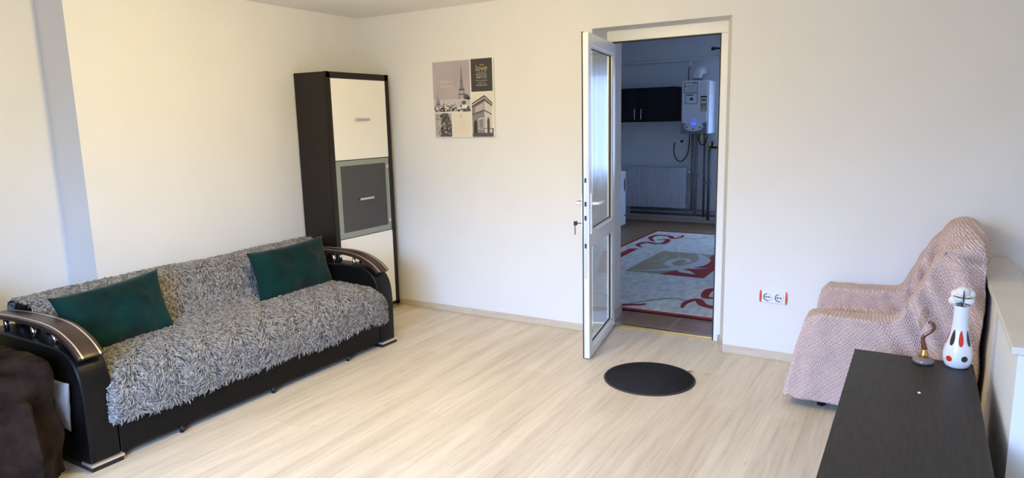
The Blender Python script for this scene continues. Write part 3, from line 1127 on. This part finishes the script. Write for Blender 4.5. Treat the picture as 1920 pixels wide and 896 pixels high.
def spot(az, zc, hw, hh, m, tear=False):
    mb = MB()
    vs, fs = [], []
    n = 20
    rings = [0, .5, 1]
    for rr in rings:
        for k in range(n):
            a = 2 * PI * k / n
            dz = hh * rr * math.sin(a)
            ww = hw * rr * math.cos(a) * ((1 - .45 * (dz / hh)) if tear else 1)
            z = zc + dz
            r = vr(z) + .0012
            th = az + ww / r
            vs.append(VC + Vector((r * math.cos(th), r * math.sin(th), z)))
    for q in range(2):
        for k in range(n):
            fs.append((q * n + k, q * n + (k + 1) % n, (q + 1) * n + (k + 1) % n, (q + 1) * n + k))
    mb.add(vs, fs, 0, True)
    obj('red_spot' if m is M_RED else 'black_spot', mb, m, vase)


vd = CAM - VC
az0 = math.atan2(vd.y, vd.x)
for i in range(6):
    az = az0 + math.radians(-32 + 60 * i)
    spot(az, .044 + .006 * (i % 2), .013, .013, M_RED if i % 2 == 0 else M_BLACKGL)
for i in range(8):
    az = az0 + math.radians(12 + 45 * i)
    spot(az, .135, .0085, .034, M_RED if i % 2 == 0 else M_BLACKGL, True)
ct = thing('cotton_boll', VC + Vector((0, 0, .25)), 'white dried cotton boll standing in the spotted white vase', 'flower')
obj('stem', MB().tube([VC + Vector((0, 0, .195)), VC + Vector((0, 0, .29))], .004, 8), M_BURR, ct)
vdn = Vector((vd.x, vd.y, 0)).normalized()
sd = Vector((-vdn.y, vdn.x, 0))
for q, (a, b_, c, r) in enumerate(((-.026, .004, .292, .024), (.020, .012, .298, .025), (.000, .0, .328, .029), (-.012, .018, .308, .022), (.024, -.012, .322, .022), (-.022, -.010, .318, .022), (0, -.022, .298, .024))):
    obj('lobe', MB().ball(VC + sd * a + vdn * b_ + Vector((0, 0, c)), r, r, r * .92, nu=16, nv=10), M_COTTON, ct)
for k, (a0, a1, z0, z1) in enumerate(((-.034, .004, .318, .312), (.004, .036, .312, .316), (.003, .004, .345, .290), (-.022, .004, .285, .290), (.004, .03, .290, .284))):
    pth = [VC + sd * (a0 + (a1 - a0) * t) + vdn * (.034 + .006 * math.sin(PI * t)) + Vector((0, 0, z0 + (z1 - z0) * t)) for t in np.linspace(0, 1, 6)]
    obj('burr_sliver', MB().tube(pth, [.0015, .0022, .003, .003, .0022, .0012], 6), M_BURR, ct)

# glass figurine
FC = Vector((4.248, -1.10, TZ))
fg = thing('glass_figurine', FC, 'amber glass figurine with twisted neck on a round base beside the vase', 'figurine')
obj('base', MB().lathe([(0, 0), (.036, 0), (.042, .006), (.043, .012), (.038, .020), (.022, .026), (0, .027)], FC, 36), M_SMOKE, fg)
obj('gold_core', MB().lathe([(0, .022), (.020, .024), (.017, .040), (.012, .058), (.009, .072), (0, .080)], FC, 24), M_GOLD, fg)
npth = smooth_path([FC + sd * a + Vector((0, 0, z)) for a, z in ((.002, .062), (-.004, .085), (-.008, .105), (-.004, .122), (.010, .136), (.024, .150), (.031, .166), (.026, .180), (.014, .188), (.006, .183))], 6)
rad = list(np.interp(np.linspace(0, 1, len(npth)), [0, .2, .5, .75, .95, 1], [.0125, .0088, .0068, .0078, .0048, .0015]))
obj('twisted_neck', MB().tube(npth, rad, 12), M_AMBER, fg)
wing = MB()
wp = [(-.014, .150), (.006, .185), (.018, .222), (.015, .248), (.005, .262), (-.009, .255), (-.018, .225), (-.022, .185)]
vs = []
for s in (-1, 1):
    vs.append([FC + sd * (a - .008) - vdn * (.012 + s * .0025) + Vector((0, 0, z - .012)) for a, z in wp])
k = len(wp)
wing.add(vs[0] + vs[1], [tuple(range(k)), tuple(range(k, 2 * k))[::-1]] + [(i, (i + 1) % k, k + (i + 1) % k, k + i) for i in range(k)])
obj('pale_glass_wing', wing, M_PALEGLASS, fg)
cr = obj('crumb', MB().ball((4.236, -1.50, TZ + .004), .006, .004, .004, nu=8, nv=6), M_COTTON, origin=(4.236, -1.50, TZ))
tag(cr, 'tiny pale crumb lying on the dark low table top', 'crumb')

# ------------------------------------------------------------------ picture on the back wall
px0, px1, pz0, pz1 = .783, 1.358, 1.449, 2.042
PW, PH = px1 - px0, pz1 - pz0
G = [mat('print_white', (0.80, 0.77, 0.73), .5), mat('print_sky_grey', (0.44, 0.40, 0.42), .5, var=.12, vscale=3), mat('print_mid_grey', (0.24, 0.215, 0.23), .5),
     mat('print_dark_grey', (0.085, 0.075, 0.08), .5), mat('print_charcoal', (0.045, 0.043, 0.045), .5), mat('print_light_grey', (0.60, 0.565, 0.56), .5),
     mat('print_gold', (0.62, 0.44, 0.17), .35, .5), mat('print_pale_gold', (0.66, 0.57, 0.38), .5), mat('print_black', (0.03, 0.026, 0.028), .5),
     mat('print_cream', (0.76, 0.70, 0.60), .5)]
pic = MB().box(px0, px1, -.020, -.001, pz0, pz1, 0)


def PP(u, v, lay):
    return (px0 + PW * u, -.020 - .0003 * lay, pz1 - PH * v)


def prect(u0, u1, v0, v1, m, lay):
    pic.poly([PP(u0, v1, lay), PP(u1, v1, lay), PP(u1, v0, lay), PP(u0, v0, lay)], m)


def ppoly(pts, m, lay):
    pic.poly([PP(u, v, lay) for u, v in pts], m)


def ptext(txt, u, v, h, m, lay, width=None, shear=0):
    cu = bpy.data.curves.new('lettering', 'FONT')
    cu.body = txt
    cu.align_x = 'CENTER'
    cu.shear = shear
    cu.size = 1
    t = bpy.data.objects.new('lettering', cu)
    COL.objects.link(t)
    dg = bpy.context.evaluated_depsgraph_get()
    dg.update()
    me = bpy.data.meshes.new_from_object(t.evaluated_get(dg))
    bpy.data.objects.remove(t)
    xs = [q.co.x for q in me.vertices]
    w = max(xs) - min(xs)
    sy = h * PH / .70
    sx = sy if width is None else width * PW / w
    b0 = len(pic.v)
    ox, oy, oz = PP(u, v, lay)
    pic.add([(ox + q.co.x * sx, oy, oz + q.co.y * sy) for q in me.vertices], [tuple(p.vertices) for p in me.polygons], m)
    bpy.data.meshes.remove(me)


# large city view with the tower
prect(.006, .628, .004, .665, 1, 1)
prect(.006, .628, .50, .665, 5, 2)
R2 = random.Random(3)
for i in range(420):
    v = .495 + .165 * R2.random() ** .8
    s = .006 + .022 * (v - .49) / .17
    u = .010 + R2.random() * (.60 - s)
    hgt = s * R2.uniform(.25, .7)
    if v + hgt > .663:
        continue
    prect(u, u + s * R2.uniform(.5, 1.3), v, v + hgt, R2.choice((0, 2, 2, 5, 3, 2, 1)), 3)
# tower: legs, waist platforms, tapering shaft, lattice
tu = .487
ppoly([(tu - .004, .085), (tu + .004, .085), (tu + .010, .16), (tu + .018, .25), (tu + .032, .375), (tu - .032, .375), (tu - .018, .25), (tu - .010, .16)], 2, 4)
ppoly([(tu - .0015, .065), (tu + .0015, .065), (tu + .003, .09), (tu - .003, .09)], 3, 4)
prect(tu - .044, tu + .046, .368, .388, 3, 5)
prect(tu - .020, tu + .021, .255, .264, 3, 5)
for s in (-1, 1):
    ppoly([(tu + s * .036, .388), (tu + s * .014, .388), (tu + s * .030, .50), (tu + s * .072, .50)], 2, 4)
prect(tu - .054, tu + .056, .432, .445, 3, 5)
for k in range(9):
    a = .398 + k * .011
    e = .036 + .036 * (a - .388) / .112
    for s in (-1, 1):
        ppoly([(tu + s * e, a), (tu + s * (e - .024), a + .009), (tu + s * (e - .024), a + .012), (tu + s * e, a + .003)], 5, 5)
for k in range(12):
    a = .12 + k * .02
    e = np.interp(a, [.09, .16, .25, .375], [.003, .008, .015, .027])
    ppoly([(tu - e, a), (tu + e, a + .010), (tu + e, a + .013), (tu - e, a + .003)], 3, 5)
# dome, spire, trees and roofs in the city
ppoly([(.075, .47), (.080, .43), (.086, .47), (.100, .50), (.118, .53), (.120, .58), (.050, .58), (.052, .53), (.066, .50)], 2, 5)
ppoly([(.078, .47), (.080, .40), (.084, .47)], 3, 6)
prect(.05, .12, .555, .562, 3, 6)
ppoly([(.165, .60), (.175, .51), (.185, .60), (.200, .66), (.150, .66)], 3, 6)
for u, v, r in ((.56, .475, .045), (.52, .545, .034), (.60, .495, .026)):
    ppoly([(u + r * math.cos(a) * (1 + .15 * math.sin(7 * a)), v + r * .75 * math.sin(a)) for a in np.linspace(0, 2 * PI, 18)[:-1]], 3, 6)
ppoly([(.50, .58), (.60, .575), (.615, .61), (.48, .625)], 0, 6)
prect(.50, .625, .64, .663, 3, 6)
ppoly([(.575, .59), (.60, .585), (.622, .655), (.57, .655)], 3, 7)
ptext('ETERNITY', .225, .275, .045, 7, 3, .22) if False else None
ptext('amour', .235, .285, .052, 7, 3, .22, .25)
ptext('PARIS', .235, .345, .035, 7, 3, .21, .1)
# dark lettering panel
prect(.646, .985, .0, .415, 4, 1)
ptext('the', .825, .088, .020, 6, 3, .07)
ptext('love', .81, .155, .075, 6, 3, .185, .2)
for v, h, w, t_ in ((.178, .012, .15, 'is the journey'), (.205, .016, .17, 'BEAUTIFUL'), (.250, .022, .16, 'MEETS TO'), (.282, .014, .18, 'the wonderful'), (.310, .014, .11, 'city of'), (.345, .020, .18, 'YOUR ART')):
    ptext(t_, .815, v, h, 5, 3, w)
prect(.725, .90, .216, .219, 5, 3)
# arch photograph
prect(.646, .985, .432, .995, 9, 1)
ppoly([(.646, .58), (.846, .48), (.846, .985), (.646, .985)], 2, 2)
ppoly([(.846, .48), (.965, .58), (.955, .985), (.846, .985)], 5, 2)
ppoly([(.646, .56), (.852, .462), (.975, .56), (.972, .612), (.850, .535), (.646, .622)], 3, 3)
ppoly([(.646, .578), (.852, .486), (.972, .580), (.971, .590), (.850, .500), (.646, .592)], 5, 4)
ppoly([(.646, .70), (.850, .650), (.960, .702), (.960, .716), (.850, .666), (.646, .716)], 3, 3)
ppoly([(.67, .975), (.67, .82), (.682, .79), (.700, .775), (.718, .79), (.724, .82), (.724, .975)], 8, 3)
ppoly([(.885, .975), (.885, .79), (.895, .755), (.908, .745), (.922, .765), (.928, .80), (.925, .975)], 3, 3)
ppoly([(.745, .90), (.745, .76), (.835, .745), (.835, .90)], 5, 3)
ppoly([(.755, .88), (.755, .775), (.825, .762), (.825, .88)], 2, 4)
ppoly([(.70, .685), (.70, .615), (.835, .555), (.835, .64)], 1, 4)
prect(.646, .985, .945, .995, 3, 5)
ppoly([(.760, .885), (.985, .885), (.985, .892), (.760, .892)], 8, 5)
prect(.965, .985, .885, .95, 8, 5)
# love locks photograph
prect(.020, .302, .678, .990, 1, 1)
ppoly([(.13, .678), (.24, .678), (.302, .82), (.302, .99), (.10, .99), (.12, .83)], 3, 2)
for i in range(130):
    u = R2.uniform(.02, .29)
    v = R2.uniform(.685, .97)
    s = R2.uniform(.008, .024)
    a = R2.uniform(.5, 1.2)
    ca, sa = math.cos(a) * s, math.sin(a) * s
    if u - s < .021 or u + s > .301 or v - s < .679 or v + s > .989:
        continue
    if u > .2 and v < .68 + (u - .2) * 1.1:
        continue
    ppoly([(u - ca, v - sa), (u + sa * .4, v - ca * .4), (u + ca, v + sa), (u - sa * .4, v + ca * .4)], R2.choice((8, 0, 5, 3, 2, 2, 8)) if u > .11 else R2.choice((0, 2, 5, 1)), 3)
# pale gold words panel
prect(.315, .630, .678, .995, 9, 1)
ppoly([(.435, .72), (.450, .700), (.462, .715), (.475, .700), (.488, .72), (.462, .75)], 7, 3)
for v, w, t_ in ((.80, .13, 'STORY'), (.835, .11, 'IS THE'), (.882, .15, 'CITY ART'), (.925, .19, 'FULL OF LOVE')):
    ptext(t_, .468, v, .026, 7, 3, w)
po = obj('wall_picture', pic, G, origin=((px0 + px1) / 2, 0, pz0), merge=False)
tag(po, 'square black and white city collage picture with gold lettering on the white wall', 'picture')

# ------------------------------------------------------------------ kitchen things seen through the doorway
# rug: woven pattern inlaid in one mesh
RG = [mat('rug_cream', (0.66, 0.63, 0.57), .95, var=.22, vscale=14, bump=.4, bscale=160, stretch=(1.4, .55, 1), spec=.1), mat('rug_red', (0.27, 0.022, 0.018), .95, bump=.4, bscale=160, spec=.1),
      mat('rug_beige', (0.30, 0.235, 0.15), .95, var=.12, vscale=10, bump=.4, bscale=160, spec=.1), mat('rug_grey', (0.55, 0.53, 0.50), .95, bump=.4, bscale=160, spec=.1), mat('rug_light_beige', (0.40, 0.33, 0.23), .95, bump=.4, bscale=160, spec=.1)]
rx0, rx1, ry0, ry1 = 1.04, 3.02, .66, 4.66
rug = MB().box(rx0, rx1, ry0, ry1, 0.0005, .010, 0)


def flat(pts, m, z):
    rug.add([(x, y, z) for x, y in pts], [tuple(range(len(pts)))], m)


def ribbon(pts, ws, m, z):
    P = smooth_path([Vector((x, y, 0)) for x, y in pts], 7)
    n = len(P)
    W = np.interp(np.linspace(0, 1, n), np.linspace(0, 1, len(ws)), ws) * (1.3 if m == 1 else 1.0)
    vs = []
    for i, q in enumerate(P):
        t = (P[min(i + 1, n - 1)] - P[max(i - 1, 0)]).normalized()
        b_ = Vector((-t.y, t.x, 0)) * W[i] / 2
        vs += [(q.x - b_.x, q.y - b_.y, z), (q.x + b_.x, q.y + b_.y, z)]
    rug.add(vs, [(2 * i, 2 * i + 2, 2 * i + 3, 2 * i + 1) for i in range(n - 1)], m)


for a, b_, c, d in ((rx0, rx1, ry0, ry0 + .06), (rx0, rx1, ry1 - .06, ry1), (rx0, rx0 + .035, ry0, ry1), (rx1 - .035, rx1, ry0, ry1)):
    rug.box(a, b_, c, d, .001, .0112, 1)
flat([(1.61, 2.03), (2.43, 2.03), (2.43, 3.23), (1.61, 3.23)], 2, .0112)
# red sweep of the centre panel
flat([(1.98, 2.03), (2.43, 2.03), (2.43, 3.23), (2.20, 3.23), (2.22, 3.02), (2.20, 2.80), (2.22, 2.55), (2.12, 2.32), (2.02, 2.15)], 1, .0118)
ribbon([(1.70, 2.10), (1.90, 2.20), (2.06, 2.36), (2.19, 2.62), (2.20, 2.90), (2.06, 3.18)], [.02, .08, .14, .16, .13, .05], 3, .0124)
ribbon([(2.18, 2.46), (2.02, 2.42), (1.90, 2.55), (1.90, 2.78), (2.0, 2.86), (2.07, 2.75), (2.03, 2.64)], [.12, .10, .08, .07, .06, .05, .02], 3, .013)
ribbon([(2.06, 2.34), (2.18, 2.24), (2.30, 2.16)], [.03, .13, .02], 3, .0136)
ribbon([(2.10, 2.44), (2.22, 2.42), (2.33, 2.50)], [.03, .05, .01], 3, .0136)
ribbon([(1.70, 2.5), (1.78, 2.8), (1.72, 3.05)], [.02, .05, .02], 4, .0124)
ribbon([(1.80, 2.3), (1.92, 2.75), (1.86, 3.10)], [.02, .04, .02], 4, .0124)


def both(pts, ws, m, z):
    ribbon(pts, ws, m, z)
    cx_, cy_ = (rx0 + rx1) / 2, (ry0 + ry1) / 2
    ribbon([(2 * cx_ - x, 2 * cy_ - y) for x, y in pts], ws, m, z)


both([(1.30, 3.36), (1.20, 3.50), (1.24, 3.70), (1.38, 3.66), (1.46, 3.74), (1.42, 4.0), (1.30, 3.95)], [.03, .05, .06, .06, .06, .05, .03], 1, .0118)
both([(1.30, 3.80), (1.17, 4.05), (1.20, 4.28), (1.36, 4.26), (1.46, 4.10), (1.52, 4.25), (1.50, 4.42)], [.03, .05, .06, .06, .05, .04, .02], 1, .0118)
both([(1.52, 4.19), (1.66, 4.15), (1.80, 4.28), (1.94, 4.48)], [.015, .03, .03, .015], 2, .0118)
for m_ in (0, 1):
    pts = [(1.315, 2.64), (1.30, 3.26), (1.20, 3.22), (1.215, 2.64)]
    if m_:
        pts = [(rx0 + rx1 - x, ry0 + ry1 - y) for x, y in pts]
    flat(pts, 1, .0118)
ribbon([(2.05, .74), (2.12, .80), (2.22, .85), (2.25, .90)], [.05, .05, .04, .02], 1, .0118)
rg = obj('rug', rug, RG, origin=(2.03, 2.66, 0), merge=False)
tag(rg, 'cream kitchen rug with red border, scrolls and beige red centre panel', 'rug')

kc = thing('wall_cabinet', (.64, 5.65, 1.5), 'black two door kitchen wall cabinet left of the boiler', 'cabinet')
obj('carcass', MB().box(.0, 1.06, 5.335, 5.648, 1.515, 2.012), M_WENGE, kc)
for a, b_, hx in ((.002, .510, .463), (.514, 1.058, .562)):
    d = obj('door', MB().box(a, b_, 5.316, 5.334, 1.518, 2.010), M_KCAB, kc, bevel=.002)
    hb = MB().tube([(hx, 5.316, 1.70), (hx, 5.288, 1.70), (hx, 5.286, 1.69), (hx, 5.286, 1.57), (hx, 5.288, 1.56), (hx, 5.316, 1.56)], .006, 8)
    obj('handle', hb, M_SATIN, d)

bo = thing('boiler', (1.37, 5.65, 1.33), 'white wall mounted gas boiler with blue display', 'boiler')
obj('housing', MB().box(1.185, 1.560, 5.305, 5.645, 1.335, 2.075), M_WHITEPL, bo, bevel=.012)
obj('front_cover', MB().box(1.178, 1.535, 5.290, 5.310, 1.46, 2.08), M_WHITEPL, bo, bevel=.008)
cpn = obj('control_panel', MB().prism([(1.170, 1.335), (1.540, 1.335), (1.540, 1.50), (1.46, 1.47), (1.26, 1.47), (1.170, 1.50)], 5.278, 5.306, axis=1), M_BOILGREY, bo, bevel=.004)
obj('dial_panel', MB().ball((1.355, 5.280, 1.433), .14, .022, .062), M_WHITEPL, cpn)
obj('display', MB().box(1.328, 1.385, 5.250, 5.262, 1.462, 1.496), M_BLUE, cpn, bevel=.003)
for x in (1.26, 1.355, 1.45):
    obj('knob', MB().lathe([(0, .012), (.010, .012), (.013, 0), (0, 0)], (x, 5.262, 1.40 if x == 1.355 else 1.425), 16, M=Matrix.Rotation(PI / 2, 3, 'X')), M_BOILGREY, cpn)
for (a, b_, c, d), kind in (((1.203, 1.398, 1.915, 2.055), 0), ((1.222, 1.400, 1.755, 1.905), 1), ((1.445, 1.532, 1.65, 1.86), 2)):
    s = MB().box(a, b_, 5.2885, 5.2905, c, d, 1)
    e = .007
    s.box(a + e, b_ - e, 5.2880, 5.2900, c + e, d - e, 0)
    if kind == 0:
        s.box(a + .004, a + .034, 5.2872, 5.2890, c + .075, c + .10, 2).box(b_ - .07, b_ - .02, 5.2872, 5.2890, d - .02, d - .006, 2)
        for k in range(4):
            s.box(a + .05, b_ - .03, 5.2872, 5.2890, c + .03 + k * .022, c + .036 + k * .022, 3)
    elif kind == 1:
        s.box(a + .02, b_ - .06, 5.2872, 5.2890, d - .035, d - .022, 1)
        s.prism([(a + .06, c + .05), (a + .12, c + .055), (a + .115, c + .085), (a + .08, c + .09)], 5.2872, 5.2890, axis=1, mat=1)
    else:
        s.box(a, b_, 5.2872, 5.2890, d - .022, d, 1).box(a + .012, b_ - .012, 5.2872, 5.2890, d - .065, d - .045, 1)
        s.box(a + .006, b_ - .006, 5.2872, 5.2890, c + .02, c + .115, 4)
        s.box(a + .02, a + .032, 5.2866, 5.2884, c + .075, c + .095, 1).box(b_ - .034, b_ - .022, 5.2866, 5.2884, c + .075, c + .095, 1)
    obj('sticker', s, [M_WHITEPL, M_DARK, M_ORANGE, M_BOILGREY, mat('tan_label', (.5, .38, .24), .5)], bo)
fl = thing('flue_pipe', (1.33, 5.47, 2.07), 'white flue elbow on top of the boiler', 'pipe')
obj('elbow', MB().tube(smooth_path([(1.345, 5.47, 2.085), (1.345, 5.47, 2.14), (1.355, 5.50, 2.20), (1.37, 5.56, 2.225), (1.38, 5.645, 2.225)], 5), .062, 20), M_WHITEPL, fl)
obj('collar', MB().lathe([(0, 0), (.078, 0), (.078, .03), (.06, .034), (0, .034)], (1.345, 5.47, 2.083), 24), M_BOILGREY, fl)
lb = thing('hanging_lamp', (1.18, 5.6, 2.1), 'small white bulb holder with a cable on the wall above the boiler', 'lamp')
obj('bulb', MB().lathe([(0, 0), (.018, .004), (.027, .03), (.02, .062), (.013, .075), (.013, .10), (0, .10)], (1.19, 5.60, 2.30), 16, M=Matrix.Rotation(.2, 3, 'Y')), M_WHITEPL, lb)
obj('cable', MB().tube(smooth_path([(1.19, 5.61, 2.31), (1.165, 5.635, 2.24), (1.16, 5.642, 2.16), (1.165, 5.642, 2.08)], 5), .006, 8), M_DARK, lb)


def pipe(pts, r, m, label, name='pipe', clips=()):
    x0 = Vector(pts[0])
    t = thing(name, x0, label, 'pipe')
    obj('tube', MB().tube(pts, r, 14), m, t)
    for c in clips:
        obj('clip', MB().box(c[0] - r * 1.25, c[0] + r * 1.25, c[1] - r * 1.2, 5.648, c[2], c[2] + .025), M_PIPE, t)
    return t


pipe([(1.262, 5.57, 1.335), (1.262, 5.57, .20)], .020, M_PIPE, 'grey heating pipe running down from the left of the boiler', 'heating_pipe', ((1.262, 5.57, .7),))
pipe([(1.318, 5.57, 1.335), (1.318, 5.57, .13)], .020, M_PIPE, 'second grey heating pipe running down beside the leftmost one', 'heating_pipe', ((1.318, 5.57, .7),))
pipe([(1.442, 5.57, 1.335), (1.442, 5.57, .10)], .017, M_PIPE2, 'dark pipe running down below the brass boiler connection', 'water_pipe', ((1.442, 5.57, .6),))
pipe([(1.512, 5.57, 1.10), (1.512, 5.57, .06)], .021, M_PIPE2, 'dark gas pipe running down below the black handled valve', 'gas_pipe', ((1.512, 5.57, .6),))
pipe([(.30, 5.575, .190), (2.0, 5.575, .190)], .018, M_PIPE, 'upper grey pipe running level along the wall under the radiator', 'heating_pipe')
pipe([(.30, 5.575, .125), (2.0, 5.575, .125)], .018, M_PIPE2, 'lower dark pipe running level along the wall under the radiator', 'heating_pipe')
gv = thing('gas_valve', (1.55, 5.57, 1.12), 'gas valve with a black handle under the right of the boiler', 'valve')
obj('body', MB().tube([(1.512, 5.57, 1.10), (1.512, 5.57, 1.20)], .026, 12).tube([(1.48, 5.57, 1.15), (1.60, 5.56, 1.14)], .024, 12), M_BRASS, gv)
obj('handle', MB().box(1.52, 1.64, 5.51, 5.545, 1.115, 1.15).box(1.545, 1.575, 5.515, 5.55, 1.15, 1.22), M_DARK, gv, bevel=.006)
cn = thing('pipe_connection', (1.43, 5.55, 1.25), 'tangle of brass fittings and hoses under the boiler', 'pipe fitting')
obj('fitting', MB().lathe([(0, 0), (.026, 0), (.026, .05), (.018, .07), (.018, .09), (0, .09)], (1.40, 5.52, 1.235), 8).lathe([(0, 0), (.022, 0), (.022, .04), (0, .04)], (1.475, 5.52, 1.27), 8), M_BRASS, cn)
obj('hose', MB().tube(smooth_path([(1.38, 5.50, 1.325), (1.37, 5.50, 1.24), (1.42, 5.49, 1.17), (1.48, 5.50, 1.20), (1.50, 5.50, 1.325)], 6), .008, 8), M_DARK, cn)
ks = thing('wall_socket', (1.04, 5.65, 1.22), 'white kitchen wall socket with a black cable under the wall cabinet', 'socket')
obj('plate', MB().box(.962, 1.126, 5.63, 5.648, 1.175, 1.262), M_WHITEPL, ks, bevel=.004)
obj('plug', MB().tube([(1.085, 5.632, 1.218), (1.085, 5.59, 1.218)], [.022, .016], 14), M_DARK, ks)
obj('plug', MB().tube([(.985, 5.632, 1.20), (.985, 5.60, 1.20)], [.02, .014], 14), M_WHITEPL, ks)
cb_ = obj('power_cable', MB().tube(smooth_path([(.985, 5.598, 1.20), (.972, 5.60, 1.10), (.985, 5.61, 1.00), (1.03, 5.62, .93), (1.09, 5.62, .925), (1.16, 5.62, 1.0), (1.195, 5.61, 1.12), (1.215, 5.58, 1.335)], 7), .008, 8), M_DARK, origin=(1.03, 5.62, .92))
tag(cb_, 'black power cable looping from the kitchen socket up to the boiler', 'cable')

ra = thing('radiator', (.70, 5.6, .22), 'white ribbed panel radiator on the kitchen back wall', 'radiator')
pnl = MB()
outl = [(.10, 5.535)]
nx = 27
for i in range(nx):
    x = .115 + i * (1.165 - .115) / nx
    w = (1.165 - .115) / nx
    outl += [(x, 5.535), (x + w * .25, 5.525), (x + w * .6, 5.525), (x + w * .85, 5.535)]
outl += [(1.18, 5.535), (1.18, 5.60), (.10, 5.60)]
pnl.prism(outl, .225, .815)
obj('panel', pnl, M_RAD, ra)
obj('top_grille', MB().box(.098, 1.182, 5.523, 5.605, .805, .828), M_RAD, ra, bevel=.003)
for x in (.3, .95):
    obj('bracket', MB().box(x, x + .03, 5.60, 5.648, .35, .70), M_RAD, ra)
obj('thermostat', MB().tube([(1.182, 5.565, .77), (1.205, 5.565, .77), (1.205, 5.54, .771), (1.238, 5.53, .772)], [.012, .012, .020, .018], 14), M_WHITEPL, ra)
obj('valve_tube', MB().tube([(1.182, 5.565, .26), (1.205, 5.565, .26), (1.21, 5.565, .235)], .011, 10), M_CHROME, ra)

fd = thing('fridge', (.2, 4.7, 0), 'white waist high fridge at the left edge of the doorway view', 'fridge')
obj('body', MB().box(-.105, .440, 4.36, 4.915, .02, .822), M_WHITEPL, fd, bevel=.01)
dr = obj('door', MB().box(.445, .482, 4.36, 4.915, .03, .815), M_WHITEPL, fd, bevel=.012)
obj('handle_recess', MB().ball((.482, 4.86, .62), .008, .022, .10), M_DARK, dr)
obj('badge', MB().ball((.484, 4.87, .17), .006, .018, .018), M_CHROME, dr)
for x in (-.06, .40):
    for y in (4.40, 4.87):
        obj('foot', MB().lathe([(0, 0), (.018, 0), (.018, .02), (0, .02)], (x, y, 0), 12), M_DARK, fd)

rod = thing('curtain_rod', (2.6, 5.56, 2.52), 'black curtain rod with end knob high on the kitchen wall', 'curtain rod')
obj('pole', MB().tube([(1.56, 5.56, 2.522), (3.95, 5.56, 2.522)], .014, 12), M_DARK, rod)
obj('end_knob', MB().ball((1.535, 5.56, 2.522), .034, .028, .028), M_DARK, rod)
for x in (1.95, 3.85):
    obj('bracket', MB().tube([(x, 5.56, 2.522), (x, 5.648, 2.522)], .010, 10), M_DARK, rod)
cu = MB()
n = 160
vs = []
for i in range(n + 1):
    x = 1.98 + 1.9 * i / n
    w = math.sin(i * .62) * .022 + math.sin(i * .23) * .012
    for z in (.50, 1.0, 1.6, 2.1, 2.505):
        vs.append((x, 5.56 + w * (1.1 - .25 * z / 2.5), z))
fs = [(i * 5 + k, (i + 1) * 5 + k, (i + 1) * 5 + k + 1, i * 5 + k + 1) for i in range(n) for k in range(4)]
cu.add(vs, fs, 0, True)
co = obj('curtain', cu, M_CURT, origin=(2.9, 5.56, .5))
tag(co, 'white sheer curtain before the kitchen window, mirrored in the door glass', 'curtain')
